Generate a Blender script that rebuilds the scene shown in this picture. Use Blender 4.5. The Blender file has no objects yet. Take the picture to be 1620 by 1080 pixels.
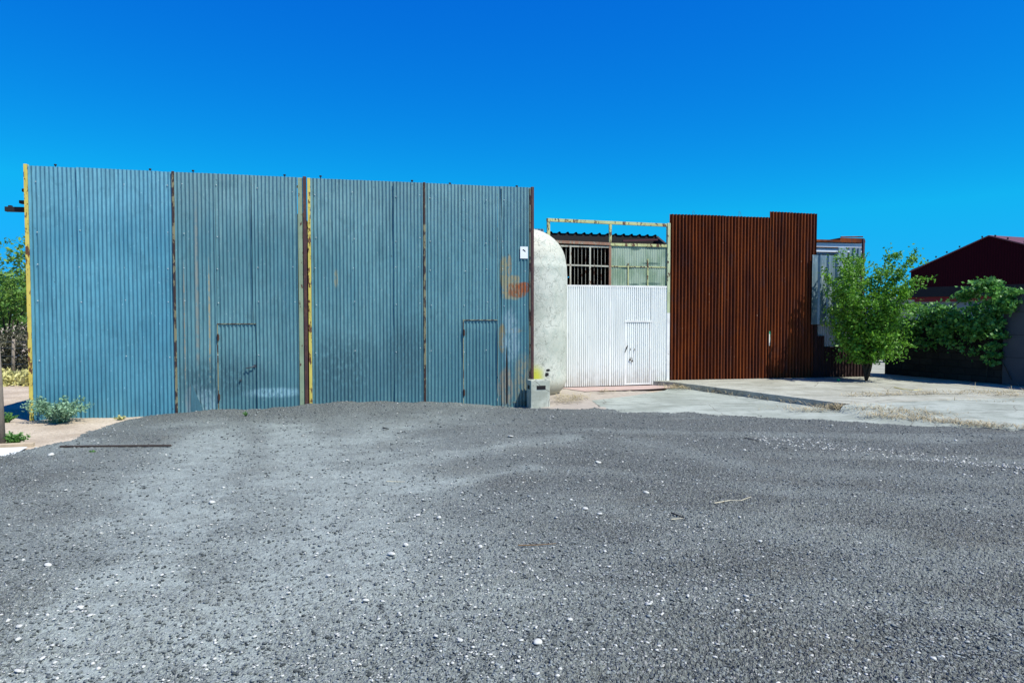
import bpy, bmesh, math, random
import numpy as np
from mathutils import Vector, Matrix
R = math.radians
random.seed(7)
rng = np.random.default_rng(11)
scene = bpy.context.scene
COL = scene.collection

# ------------------------------------------------------------------ camera
FPX = 1080.0; PITCH = math.atan(38 / FPX); CAMZ = 1.95
cam = bpy.data.cameras.new('camera'); cam.lens = 24.0; cam.sensor_width = 36.0
cam.clip_start = 0.05; cam.clip_end = 3000
camo = bpy.data.objects.new('camera', cam); COL.objects.link(camo)
camo.location = (0, 0, CAMZ); camo.rotation_euler = (math.pi / 2 - PITCH, 0, 0)
scene.camera = camo

# ------------------------------------------------------------------ sky, sun, exposure
SUN_EL = R(56); SUN_AZ = math.atan2(0.84, -0.54)          # from +Y towards +X
world = bpy.data.worlds.new('World'); scene.world = world; world.use_nodes = True
wt = world.node_tree; wt.nodes.clear()
sky = wt.nodes.new('ShaderNodeTexSky'); sky.sky_type = 'NISHITA'; sky.sun_disc = False
sky.sun_elevation = SUN_EL; sky.sun_rotation = SUN_AZ; sky.altitude = 900
sky.air_density = 1.0; sky.dust_density = 0.2; sky.ozone_density = 3.0
hsv = wt.nodes.new('ShaderNodeHueSaturation'); hsv.inputs['Saturation'].default_value = 1.32; hsv.inputs['Hue'].default_value = 0.493
hsv.inputs['Value'].default_value = 1.0
bg = wt.nodes.new('ShaderNodeBackground'); bg.inputs['Strength'].default_value = 0.1
wo = wt.nodes.new('ShaderNodeOutputWorld')
wt.links.new(sky.outputs[0], hsv.inputs['Color'])
sep = wt.nodes.new('ShaderNodeSeparateColor'); cmb = wt.nodes.new('ShaderNodeCombineColor'); wt.links.new(hsv.outputs[0], sep.inputs[0])
def chan(i, gain, gamma, top, k=.1464):                       # deep polarised blue of the picture: clear, dry air
    a = wt.nodes.new('ShaderNodeMath'); a.operation = 'POWER'; m = wt.nodes.new('ShaderNodeMath'); m.operation = 'MULTIPLY'
    wt.links.new(sep.outputs[i], a.inputs[0]); a.inputs[1].default_value = gamma; wt.links.new(a.outputs[0], m.inputs[0])
    m.inputs[1].default_value = gain * k ** gamma / k
    q = wt.nodes.new('ShaderNodeMath'); q.operation = 'MINIMUM'; wt.links.new(m.outputs[0], q.inputs[0]); q.inputs[1].default_value = top / k; wt.links.new(q.outputs[0], cmb.inputs[i])
chan(0, .03, 1.0, 1); chan(1, .90, 1.13, .45); chan(2, .934, .4, 1)
wt.links.new(cmb.outputs[0], bg.inputs['Color']); wt.links.new(bg.outputs[0], wo.inputs[0])
sun = bpy.data.lights.new('sun', 'SUN'); sun.energy = 4.6; sun.angle = R(0.5); sun.color = (1.0, 0.97, 0.88)
so = bpy.data.objects.new('sun', sun); COL.objects.link(so)
sdir = Vector((math.sin(SUN_AZ) * math.cos(SUN_EL), math.cos(SUN_AZ) * math.cos(SUN_EL), math.sin(SUN_EL)))
so.rotation_euler = sdir.to_track_quat('Z', 'Y').to_euler(); so.location = (20, -10, 30)
vs = scene.view_settings
vs.view_transform = 'Standard'; vs.look = 'None'; vs.gamma = 1.0; vs.use_curve_mapping = False; vs.exposure = 0.55
scene.cycles.max_bounces = 6; scene.cycles.transparent_max_bounces = 12
scene.cycles.sample_clamp_indirect = 4

# ------------------------------------------------------------------ survey: where the sight line of a picture point meets a plane
CP, SP = math.cos(PITCH), math.sin(PITCH)
def ray(px, py):
    a = (px - 810) / FPX; b = (540 - py) / FPX
    return Vector((a, CP + b * SP, -SP + b * CP))
def W(px, py, z=0.0):
    r = ray(px, py); t = (z - CAMZ) / r.z
    return Vector((r.x * t, r.y * t, z))
def D(px, py, depth):
    r = ray(px, py); t = depth / r.y
    return Vector((r.x * t, depth, CAMZ + r.z * t))
class Frame:
    """a wall line on the ground: local x along it, local y into the building, z up"""
    def __init__(s, x, y, ang, z=0.0):
        s.o = Vector((x, y, z)); s.a = ang
        s.u = Vector((math.cos(ang), math.sin(ang), 0)); s.n = Vector((-math.sin(ang), math.cos(ang), 0))
    def L(s, px, py, off=0.0):
        r = ray(px, py); c = Vector((0, 0, CAMZ)) - s.o - s.n * off
        t = -c.dot(s.n) / r.dot(s.n)
        p = Vector((0, 0, CAMZ)) + r * t - s.o
        return p.dot(s.u), p.z
    def root(s, name, **k):
        return empty(name, s.o, s.a, **k)

# ------------------------------------------------------------------ objects
def tag(o, label=None, cat=None, group=None, kind=None):
    if label: o['label'] = label
    if cat: o['category'] = cat
    if group: o['group'] = group
    if kind: o['kind'] = kind
    return o
def empty(name, loc, rz=0, label=None, cat=None, group=None):
    o = bpy.data.objects.new(name, None); COL.objects.link(o)
    o.location = loc; o.rotation_euler = (0, 0, rz); o.empty_display_size = 0.2
    return tag(o, label, cat, group)
class MB:
    def __init__(s): s.v = []; s.f = []; s.n = 0
    def add(s, v, f):
        v = np.asarray(v, float).reshape(-1, 3); s.v.append(v)
        s.f += [tuple(i + s.n for i in q) for q in f]; s.n += len(v); return s
    def box(s, x0, x1, y0, y1, z0, z1):
        v = [(x0, y0, z0), (x1, y0, z0), (x1, y1, z0), (x0, y1, z0), (x0, y0, z1), (x1, y0, z1), (x1, y1, z1), (x0, y1, z1)]
        return s.add(v, [(3, 2, 1, 0), (4, 5, 6, 7), (0, 1, 5, 4), (1, 2, 6, 5), (2, 3, 7, 6), (3, 0, 4, 7)])
    def beam(s, a, b, w, h, up=(0, 0, 1)):
        a = Vector(a); b = Vector(b); d = (b - a).normalized(); up = Vector(up)
        if abs(d.dot(up)) > .95: up = Vector((0, 1, 0))
        x = d.cross(up).normalized() * w / 2; y = x.cross(d).normalized() * h / 2
        v = [p + sx * x + sy * y for p in (a, b) for sx, sy in ((-1, -1), (1, -1), (1, 1), (-1, 1))]
        return s.add(v, [(0, 1, 2, 3), (7, 6, 5, 4), (0, 4, 5, 1), (1, 5, 6, 2), (2, 6, 7, 3), (3, 7, 4, 0)])
    def tube(s, pts, r, n=6, r1=None):
        pts = [Vector(p) for p in pts]; m = len(pts); vv = []; ff = []
        for i, p in enumerate(pts):
            d = (pts[min(i + 1, m - 1)] - pts[max(i - 1, 0)]).normalized()
            x = d.orthogonal().normalized() if i == 0 else (x - d * x.dot(d)).normalized()
            y = d.cross(x); q = r if r1 is None else r + (r1 - r) * i / (m - 1)
            vv += [p + (x * math.cos(t) + y * math.sin(t)) * q for t in (2 * math.pi * k / n for k in range(n))]
        for i in range(m - 1):
            for k in range(n):
                ff.append((i * n + k, i * n + (k + 1) % n, (i + 1) * n + (k + 1) % n, (i + 1) * n + k))
        ff += [tuple(range(n))[::-1], tuple((m - 1) * n + k for k in range(n))]
        return s.add(vv, ff)
    def grid(s, X, Y, Z):
        r, c = X.shape; v = np.stack([X, Y, Z], -1).reshape(-1, 3)
        return s.add(v, [(i * c + j, i * c + j + 1, (i + 1) * c + j + 1, (i + 1) * c + j) for i in range(r - 1) for j in range(c - 1)])
    def prism(s, pts, z0, z1):
        n = len(pts); v = [(p[0], p[1], z0) for p in pts] + [(p[0], p[1], z1) for p in pts]
        return s.add(v, [tuple(range(n))[::-1], tuple(range(n, 2 * n))] + [(i, (i + 1) % n, n + (i + 1) % n, n + i) for i in range(n)])
    def build(s, name, mat, parent=None, smooth=False, bevel=0, loc=None, **k):
        me = bpy.data.meshes.new(name); me.from_pydata(np.concatenate(s.v).tolist(), [], s.f); me.update()
        return link(name, me, mat, parent, smooth, bevel, loc, **k)
def link(name, me, mat, parent=None, smooth=False, bevel=0, loc=None, **k):
    me.materials.append(mat)
    if smooth: me.shade_smooth()
    o = bpy.data.objects.new(name, me); COL.objects.link(o); o.parent = parent
    if loc is not None: o.location = loc
    if bevel:
        b = o.modifiers.new('bevel', 'BEVEL'); b.width = bevel; b.segments = 2; b.limit_method = 'ANGLE'
    return tag(o, **k)
def mesh_np(name, V, F):
    """fast quad/tri mesh from arrays"""
    me = bpy.data.meshes.new(name); nf, k = F.shape
    me.vertices.add(len(V)); me.vertices.foreach_set('co', V.astype(np.float32).ravel())
    me.loops.add(nf * k); me.loops.foreach_set('vertex_index', F.astype(np.int32).ravel())
    me.polygons.add(nf); me.polygons.foreach_set('loop_start', (np.arange(nf) * k).astype(np.int32))
    me.update(calc_edges=True); me.validate(); return me

# ------------------------------------------------------------------ noise in numpy
def _h(ix, iy, s):
    a = (ix.astype(np.int64) * 374761393 + iy.astype(np.int64) * 668265263 + s * 1442695041) & 0xffffffff
    a = ((a ^ (a >> 13)) * 1274126177) & 0xffffffff
    return ((a ^ (a >> 16)) & 0xffffff) / float(0xffffff)
def vn(x, y, s=0):
    x = np.asarray(x, float); y = np.asarray(y, float)
    ix = np.floor(x); iy = np.floor(y); fx = x - ix; fy = y - iy
    fx = fx * fx * (3 - 2 * fx); fy = fy * fy * (3 - 2 * fy)
    a = _h(ix, iy, s); b = _h(ix + 1, iy, s); c = _h(ix, iy + 1, s); d = _h(ix + 1, iy + 1, s)
    return (a + (b - a) * fx) * (1 - fy) + (c + (d - c) * fx) * fy
def fbm(x, y, s=0, o=4):
    t = 0; a = .5
    for i in range(o): t = t + a * (vn(x, y, s + i) - .5); x = x * 2.03 + 7.1; y = y * 2.03 + 3.7; a *= .5
    return t
def ss(a, b, x):
    t = np.clip((x - a) / (b - a), 0, 1); return t * t * (3 - 2 * t)

# ------------------------------------------------------------------ materials
class NT:
    def __init__(s, name, rough=.7, metal=0.0, spec=.4):
        s.m = bpy.data.materials.new(name); s.m.use_nodes = True; s.t = s.m.node_tree
        s.b = s.t.nodes['Principled BSDF']; s.b.inputs['Roughness'].default_value = rough
        s.b.inputs['Metallic'].default_value = metal; s.b.inputs['Specular IOR Level'].default_value = spec
        s.out = s.t.nodes['Material Output']; s.tc = s.t.nodes.new('ShaderNodeTexCoord'); s.co = s.tc.outputs['Object']
    def new(s, k): return s.t.nodes.new('ShaderNode' + k)
    def put(s, sock, v):
        if isinstance(v, bpy.types.NodeSocket): s.t.links.new(v, sock)
        elif isinstance(v, (tuple, list)) and len(v) == 3 and sock.type == 'RGBA': sock.default_value = (*v, 1)
        else: sock.default_value = v
    def map(s, scale=(1, 1, 1), loc=(0, 0, 0), rot=(0, 0, 0), vec=None):
        n = s.new('Mapping'); s.put(n.inputs[0], vec or s.co)
        n.inputs['Scale'].default_value = scale; n.inputs['Location'].default_value = loc; n.inputs['Rotation'].default_value = rot
        return n.outputs[0]
    def noise(s, scale, detail=4, vec=None, rough=.55, dist=0, col=False):
        n = s.new('TexNoise'); s.put(n.inputs['Vector'], vec or s.co)
        n.inputs['Scale'].default_value = scale; n.inputs['Detail'].default_value = detail
        n.inputs['Roughness'].default_value = rough; n.inputs['Distortion'].default_value = dist
        return n.outputs['Color' if col else 'Fac']
    def vor(s, scale, vec=None, out='Distance', feature='F1'):
        n = s.new('TexVoronoi'); n.feature = feature; s.put(n.inputs['Vector'], vec or s.co); n.inputs['Scale'].default_value = scale
        return n.outputs[out]
    def math(s, op, a, b=0.0, c=0.0, clamp=False):
        n = s.new('Math'); n.operation = op; n.use_clamp = clamp
        s.put(n.inputs[0], a); s.put(n.inputs[1], b); s.put(n.inputs[2], c); return n.outputs[0]
    def ramp(s, f, a, b, lo=0.0, hi=1.0):
        n = s.new('MapRange'); n.interpolation_type = 'SMOOTHSTEP'; s.put(n.inputs[0], f)
        n.inputs[1].default_value = a; n.inputs[2].default_value = b; n.inputs[3].default_value = lo; n.inputs[4].default_value = hi
        return n.outputs[0]
    def mix(s, f, a, b, mode='MIX'):
        n = s.new('Mix'); n.data_type = 'RGBA'; n.blend_type = mode
        s.put(n.inputs[0], f); s.put(n.inputs[6], a); s.put(n.inputs[7], b); return n.outputs[2]
    def xyz(s, vec=None):
        n = s.new('SeparateXYZ'); s.put(n.inputs[0], vec or s.co); return n.outputs
    def patch(s, cx, cz, hx, hz, wob=.1, soft=.15, wscale=3.0, pw=2.4):
        """mask of a ragged spot in the x-z plane of the object"""
        x, y, z = s.xyz(); w = s.noise(wscale, 4, s.map(loc=(cx * 3.1, 5, cz)))
        w = s.math('MULTIPLY_ADD', w, wob * 2, -wob)
        a = s.math('ABSOLUTE', s.math('DIVIDE', s.math('SUBTRACT', x, cx), hx))
        b = s.math('ABSOLUTE', s.math('DIVIDE', s.math('SUBTRACT', z, cz), hz))
        d = s.math('POWER', s.math('ADD', s.math('POWER', a, pw), s.math('POWER', b, pw)), 1 / pw)
        d = s.math('ADD', d, s.math('MULTIPLY', w, 4.0))
        return s.ramp(d, 1 - soft, 1 + soft, 1.0, 0.0)
    def bump(s, h, strength=.5, dist=.01):
        n = s.new('Bump'); s.put(n.inputs['Height'], h); n.inputs['Strength'].default_value = strength; n.inputs['Distance'].default_value = dist
        s.put(s.b.inputs['Normal'], n.outputs[0]); return s
    def col(s, c): s.put(s.b.inputs['Base Color'], c); return s
    def rough(s, c): s.put(s.b.inputs['Roughness'], c); return s

def simple(name, c, var=.25, rough=.8, scale=8, metal=0, bump=.0):
    n = NT(name, rough, metal); f = n.noise(scale, 5)
    n.col(n.mix(f, tuple(x * (1 - var) for x in c), tuple(min(1, x * (1 + var)) for x in c)))
    if bump: n.bump(n.noise(scale * 4, 4), bump, .01)
    return n.m
def chipped(name, paint, rust=(.10, .03, .015), amount=.56, dark=(.02, .012, .01)):
    n = NT(name, .65, 0); a = n.noise(5, 6, n.map((2.5, 2.5, 1)), .65); b = n.noise(30, 3)
    c = n.mix(n.ramp(n.noise(3, 3), .35, .7), paint, tuple(x * .8 for x in paint))
    r = n.mix(b, rust, dark)
    c = n.mix(n.ramp(a, amount, amount + .03), c, r); n.col(c); n.bump(n.ramp(a, amount, amount + .03), .3, -.002)
    return n.m

def make_blue(name, patches, tint=1.0, cool=False):
    n = NT(name, .5, .25, .5)
    big = n.noise(.55, 4, n.map((1, 1, .8))); mid = n.noise(1.6, 5, n.map((2.2, 1, .5), loc=(3, 0, 1)), .6)
    streak = n.noise(3.0, 5, n.map((5, 1, .22)), .65); fine = n.noise(24, 4, n.map((1, 1, .35)))
    x, y, z = n.xyz()
    T = lambda *c: tuple(v * tint * k for v, k in zip(c, (.72, 1.0, 1.16) if cool else (1, 1, 1)))
    c = n.mix(n.ramp(big, .32, .68), T(.085, .225, .262), T(.150, .325, .350))
    c = n.mix(n.ramp(mid, .48, .72, 0, .75), c, T(.055, .17, .205))
    c = n.mix(n.ramp(streak, .52, .75, 0, .6), c, T(.20, .35, .35))
    c = n.mix(n.ramp(z, .0, 2.6, .35, 0), c, T(.055, .16, .19))       # darker towards the foot, lighter towards the top
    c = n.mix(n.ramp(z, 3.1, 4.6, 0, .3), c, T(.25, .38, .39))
    sm = n.noise(2.6, 6, n.map((1.2, 1, 1), loc=(7, 0, 2)), .7, .6); c = n.mix(n.ramp(sm, .54, .66, 0, .32), c, T(.05, .145, .17)); c = n.mix(n.ramp(sm, .40, .30, 0, .3), c, T(.21, .36, .37))
    cw = n.noise(34, 2, n.map((1, 1, .05))); c = n.mix(n.ramp(cw, .5, .7, 0, .4), c, T(.05, .135, .16))
    sc = n.noise(40, 2, n.map((1, 1, .5), loc=(9, 0, 0))); c = n.mix(n.ramp(sc, .68, .74, 0, .7), c, T(.40, .50, .50))
    sp = n.noise(13, 2, n.map((1.3, 1, .8), loc=(1, 0, 4))); c = n.mix(n.ramp(sp, .735, .76, 0, .8), c, (.03, .05, .06))
    c = n.mix(n.ramp(fine, .3, .8, .0, .35), c, T(.08, .15, .18))
    for (k, col, *p) in patches:
        f = n.patch(*p); f = n.math('MULTIPLY', f, n.ramp(n.noise(9, 6, n.map((2.2, 1, .9), loc=(k, k, 0)), .7), .40, .52, .12, 1)); c = n.mix(f, c, col)
    n.col(c); n.rough(n.ramp(mid, .3, .7, .42, .65))
    n.bump(n.noise(6, 4, n.map((1, 1, .5))), .25, .01); return n.m

M = {}
M['yellow'] = chipped('yellow_chipped_steel', (.62, .50, .10), (.22, .08, .02), .55)
M['green_post'] = chipped('pale_green_chipped_steel', (.26, .34, .22), (.13, .05, .035), .61)
M['brown_post'] = chipped('rusted_steel_post', (.07, .03, .03), (.16, .07, .05), .52)
M['mixed_post'] = chipped('half_rusted_jamb', (.22, .20, .11), (.06, .03, .025), .45)
M['frame_paint'] = chipped('cream_frame_paint', (.50, .52, .24), (.22, .11, .05), .53)
M['cream_post'] = chipped('pale_green_gate_post', (.48, .54, .33), (.16, .08, .05), .60)
M['white_post'] = chipped('white_gate_post', (.80, .80, .76), (.25, .15, .1), .66)
M['bar'] = chipped('pale_bar_paint', (.46, .45, .36), (.28, .14, .08), .56)
M['brown_bar'] = chipped('rusting_bar_paint', (.30, .16, .10), (.5, .42, .3), .55)
M['thin_rust'] = chipped('rusty_edge_strip', (.30, .30, .18), (.14, .08, .05), .50)
M['dark_iron'] = simple('dark_iron', (.012, .010, .010), .3, .7)
M['rusty_iron'] = simple('rusty_iron', (.06, .03, .02), .4, .85, 20)
M['bolt'] = simple('bolt_metal', (.10, .11, .12), .3, .45, 20, .7)
M['black_roof_and_shade'] = simple('dark_roofing_and_shade', (.010, .008, .009), .4, .8, 4)  # near-black roofing, also painted for shade under the roof edge and in openings
M['dark_wall'] = simple('shade_dark_wall', (.03, .03, .03), .3, .95, 3)  # wall tone set near black so the shed interior looks unlit
M['timber'] = simple('weathered_timber', (.20, .17, .135), .45, .9, 14)

def sheet_rust():
    n = NT('rusted_corrugated_iron', .9, 0, .15)
    a = n.noise(1.2, 5, n.map((3.2, 1, .35)), .6); b = n.noise(9, 5, n.map((3, 1, .3)), .65); c0 = n.noise(60, 3)
    c = n.mix(n.ramp(a, .30, .70), (.095, .025, .012), (.24, .060, .014))
    c = n.mix(n.ramp(b, .5, .75, 0, .5), c, (.05, .016, .012))
    c = n.mix(n.ramp(n.noise(3, 4, n.map((3, 1, .5), loc=(4, 0, 0))), .52, .7, 0, .65), c, (.10, .045, .035))
    c = n.mix(n.ramp(n.noise(26, 2, n.map((1, 1, .3))), .72, .77, 0, .8), c, (.45, .26, .17))
    c = n.mix(n.ramp(c0, .3, .8, 0, .3), c, (.02, .01, .008))
    n.col(c); n.bump(n.noise(40, 4), .3, .004); return n.m
M['rust_sheet'] = sheet_rust()
def sheet_white():
    n = NT('white_painted_sheet', .45, 0, .4)
    c = n.mix(n.ramp(n.noise(1.6, 4, n.map((2, 1, .4))), .3, .7), (.84, .86, .82), (.78, .80, .76))
    c = n.mix(n.ramp(n.noise(5, 5, n.map((2, 1, .5))), .64, .72, 0, .35), c, (.48, .47, .40))
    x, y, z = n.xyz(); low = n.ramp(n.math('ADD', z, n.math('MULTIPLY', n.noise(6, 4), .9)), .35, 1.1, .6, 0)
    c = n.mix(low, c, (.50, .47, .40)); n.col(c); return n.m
M['white_sheet'] = sheet_white()
def galv(name, a, b, metal=.35):
    n = NT(name, .45, metal, .5)
    c = n.mix(n.ramp(n.noise(1.3, 5, n.map((3, 1, .5))), .35, .65), a, b)
    c = n.mix(n.ramp(n.noise(5, 5, n.map((2, 1, .5))), .55, .7, 0, .7), c, (.50, .55, .55))
    c = n.mix(n.ramp(n.noise(12, 3), .7, .75, 0, .6), c, (.1, .08, .06)); n.col(c); return n.m
M['galv'] = galv('weathered_galvanised_sheet', (.14, .21, .25), (.27, .35, .38))
M['galv_dull'] = galv('dull_galvanised_sheet', (.16, .19, .21), (.26, .29, .30))

def m_tank():
    n = NT('cracked_cement_skin', .75, 0, .3)
    v = n.map((1, 1, .8)); w = n.mix(.5, v, n.noise(3.5, 5, col=True), 'ADD')
    cr = n.vor(4.2, w, 'Distance', 'DISTANCE_TO_EDGE'); cr2 = n.vor(9.5, w, 'Distance', 'DISTANCE_TO_EDGE')
    x, y, z = n.xyz()
    c = n.mix(n.ramp(n.noise(1.2, 5), .35, .65), (.42, .45, .385), (.56, .58, .51))
    c = n.mix(n.ramp(z, 3.2, 3.8, 0, .6), c, (.52, .50, .40))
    c = n.mix(n.ramp(n.noise(2.2, 5, n.map((1, 1, .6), loc=(4, 2, 1))), .55, .75, 0, .7), c, (.38, .42, .33))
    zone = n.ramp(n.noise(.9, 3, n.map(loc=(2, 7, 3))),   .34, .48)
    c = n.mix(n.math('MULTIPLY', n.ramp(cr, .0, .028, .75, 0), zone), c, (.17, .18, .15))
    c = n.mix(n.math('MULTIPLY', n.ramp(cr2, .0, .03, .5, 0), zone), c, (.22, .22, .18))
    c = n.mix(n.ramp(n.noise(30, 3), .62, .72, 0, .6), c, (.2, .22, .18)); c = n.mix(n.ramp(n.noise(7, 6, n.map(loc=(5, 1, 8)), .7), .5, .62, 0, .45), c, (.34, .40, .35))
    c = n.mix(n.ramp(z, .1, .55, .55, 0), c, (.42, .38, .27))
    c = n.mix(n.patch(.17, .50, .24, .24, .10, .5), c, (.52, .54, .07))
    c = n.mix(n.math('MULTIPLY', n.patch(-.03, .78, .06, .19, .09, .3), .8), c, (.60, .36, .13))
    c = n.mix(n.math('MULTIPLY', n.patch(-.33, 3.27, .16, .13, .12, .4), .8), c, (.14, .16, .10))
    c = n.mix(n.patch(.55, .66, .05, .03, .16, .2, 25), c, (.01, .01, .01))
    c = n.mix(n.patch(.52, .56, .045, .05, .16, .2, 25), c, (.01, .01, .01))
    n.col(c); n.bump(n.math('ADD', n.ramp(cr, 0, .03), n.noise(9, 5)), .35, .012); return n.m
M['tank'] = m_tank()
def m_concrete(name, a=(.25, .275, .235), b=(.34, .37, .325), sc=1.0):
    n = NT(name, .9, 0, .2)
    c = n.mix(n.ramp(n.noise(.9 * sc, 6), .35, .65), a, b)
    c = n.mix(n.ramp(n.noise(5, 6), .52, .72, 0, .5), c, tuple(v * .72 for v in a))
    c = n.mix(n.ramp(n.noise(28, 4), .60, .68, 0, .6), c, (.15, .14, .12)); c = n.mix(n.ramp(n.noise(2.2, 6, n.map((.6, 1.5, 1), loc=(5, 5, 0)), .65), .5, .64, 0, .6), c, tuple(v * .66 for v in a))
    w = n.mix(.25, n.co, n.noise(1.5, 4, col=True), 'ADD')
    cr = n.vor(.45, w, 'Distance', 'DISTANCE_TO_EDGE'); c = n.mix(n.ramp(cr, 0, .006, .7, 0), c, (.12, .11, .09))
    n.col(c); n.bump(n.math('ADD', n.noise(60, 4), n.noise(6, 4)), .35, .01); return n.m
M['concrete'] = m_concrete('driveway_concrete')
M['slab'] = m_concrete('platform_concrete', (.29, .29, .235), (.38, .385, .325))
M["block"] = m_concrete("concrete_block", (.40, .42, .34), (.52, .54, .46), 4)
M['pink'] = simple('pink_threshold', (.38, .28, .25), .25, .9, 4, bump=.2)
def m_soil():
    n = NT('sandy_soil', .95, 0, .1)
    c = n.mix(n.ramp(n.noise(.9, 6), .3, .7), (.36, .29, .215), (.52, .44, .34))
    c = n.mix(n.ramp(n.noise(14, 5), .5, .7, 0, .7), c, (.24, .19, .14))
    c = n.mix(n.ramp(n.vor(22), .0, .3, .8, 0), c, (.60, .54, .44))
    n.col(c); n.bump(n.math('ADD', n.noise(30, 5), n.noise(4, 4)), .7, .03); return n.m
M['soil'] = m_soil()
def m_gravel():
    n = NT('grey_crushed_gravel', .92, 0, .25)
    at = n.new('Attribute'); at.attribute_name = 'dust'; dust = at.outputs['Fac']
    cell = n.vor(95, n.map((1, 1, .3)), 'Color'); cs = n.new('SeparateColor'); n.put(cs.inputs[0], cell)
    g = n.ramp(cs.outputs[0], 0, 1, 0, 1)
    c = n.mix(g, (.036, .044, .041), (.240, .264, .238))
    c = n.mix(n.ramp(cs.outputs[1], .93, .97), c, (.34, .34, .33))
    fine = n.noise(160, 3); c = n.mix(n.ramp(fine, .35, .7, .0, .45), c, (.17, .18, .19))
    c = n.mix(n.ramp(n.noise(.8, 6), .5, .7, 0, .25), c, (.15, .145, .115)); c = n.mix(n.ramp(n.noise(1.3, 6, n.map((.5, 1.6, 1), loc=(3, 3, 0))), .52, .75, 0, .22), c, (.05, .055, .055))
    big = n.noise(2.0, 4)
    df = n.math('MULTIPLY', dust, n.ramp(n.math('ADD', fine, n.math('MULTIPLY', cs.outputs[2], .35)), .35, .95, 1.0, .45))
    c = n.mix(df, c, (.325, .370, .342))
    n.col(c)
    d = n.vor(110, n.map((1, 1, .3))); d2 = n.vor(48, n.map((1, 1, .3), loc=(1, 1, 0)))
    h = n.math('ADD', n.math('MULTIPLY', d, -1.0), n.math('MULTIPLY', d2, -1.3))
    h = n.math('MULTIPLY', n.math('ADD', h, n.math('MULTIPLY', fine, .6)), n.math('SUBTRACT', 1.0, n.math('MULTIPLY', dust, .72)))
    n.bump(h, .9, .02); return n.m
M['gravel'] = m_gravel()
def m_stone(name, a, b):
    n = NT(name, .9, 0, .2); oi = n.new('ObjectInfo')
    n.col(n.mix(n.noise(25, 4), a, b)); n.bump(n.noise(80, 3), .4, .004); return n.m
M['white_stone'] = m_stone('pale_stone', (.38, .38, .34), (.62, .62, .57))
def m_chip():
    n = NT('gravel_chip', .9, 0, .25)
    cs = n.new('SeparateColor'); n.put(cs.inputs[0], n.vor(30, None, 'Color'))
    c = n.mix(cs.outputs[0], (.035, .042, .042), (.25, .275, .265)); c = n.mix(n.ramp(cs.outputs[1], .955, .96), c, (.42, .42, .39)); n.col(c); return n.m
M['chip'] = m_chip()
def m_leaf(name, a, b, tr=.35, scale=6):
    n = NT(name, .5, 0, .4)
    c = n.mix(n.ramp(n.noise(scale, 3), .3, .7), a, b); f = n.noise(90, 1); c = n.mix(n.ramp(f, .4, .65, 0, .6), c, tuple(v * 1.5 for v in b))
    n.col(c); t = n.new('BsdfTranslucent'); n.put(t.inputs[0], c); mx = n.new('MixShader'); mx.inputs[0].default_value = tr
    n.t.links.new(n.b.outputs[0], mx.inputs[1]); n.t.links.new(t.outputs[0], mx.inputs[2]); n.t.links.new(mx.outputs[0], n.out.inputs[0]); return n.m
M['leaf'] = m_leaf('bright_tree_leaf', (.025, .11, .008), (.16, .36, .03))
M['vine_leaf'] = m_leaf('vine_leaf', (.012, .06, .01), (.13, .33, .06), .3, 9)
M['far_leaf'] = m_leaf('far_tree_leaf', (.03, .13, .03), (.15, .28, .04), .35, 1.2)
M['bush_leaf'] = m_leaf('dusty_bush_leaf', (.10, .20, .12), (.22, .36, .22), .25)
M['weed_leaf'] = m_leaf('weed_leaf', (.06, .17, .04), (.14, .30, .07), .3)
M['dry_leaf'] = m_leaf('dry_straw', (.17, .14, .07), (.46, .39, .24), .15, 3)
M['yellow_grass'] = m_leaf('dry_yellow_grass', (.38, .37, .13), (.55, .52, .22), .25, 2)
M['brush'] = m_leaf('dull_brush', (.03, .035, .018), (.075, .075, .04), .1, 2)
M['bark'] = simple('bark', (.035, .03, .022), .4, .95, 20, bump=.5)

# ------------------------------------------------------------------ corrugated sheets
def corr(mb, u0, u1, z0, z1, pitch, amp, y=0.0, z1b=None, z0b=None, seed=0, dent=.009, nz=24, seg=8, shape='sine', lean=0.0):
    """sheet in local x-z plane facing -y; z1b/z0b = top/bottom at u1"""
    n = max(2, int(round((u1 - u0) / pitch * seg)) + 1)
    u = np.linspace(u0, u1, n); t = np.linspace(0, 1, nz)
    zt = z1 + ((z1b if z1b is not None else z1) - z1) * (u - u0) / (u1 - u0)
    zb = z0 + ((z0b if z0b is not None else z0) - z0) * (u - u0) / (u1 - u0)
    zt = zt + (vn(np.floor(u / .75), u * 0, seed + 3) - .5) * .008
    U = np.tile(u, (nz, 1)); Z = zb[None] + (zt - zb)[None] * t[:, None]
    ph = (U - u0) / pitch * 2 * math.pi
    if shape == 'sine': w = np.cos(ph)
    elif shape == 'trap': w = np.clip(np.cos(ph) * 2.4, -1, 1)
    elif shape == 'gate': w = np.clip(np.cos(ph) * 3 + 1.5, -1, 1)
    elif shape == 'deep': w = np.clip(np.cos(ph) * 1.9 - .25, -1, 1)
    elif shape == 'rib': w = np.clip(np.cos(ph) * 4 - 2.6, -1, 1)
    loc = .85 + .3 * vn(U / pitch * 1.0, Z * .5, seed + 9)
    Y = y - w * amp * loc + fbm(U * 1.1 + seed * 3.3, Z * .8, seed) * dent * 6 + lean * (U - u0)
    U = U + fbm(U * .7, Z * .9 + 4, seed + 5, 2) * .012 * min(1, dent / .009) ** 2
    return mb.grid(U, Y, Z)

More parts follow.
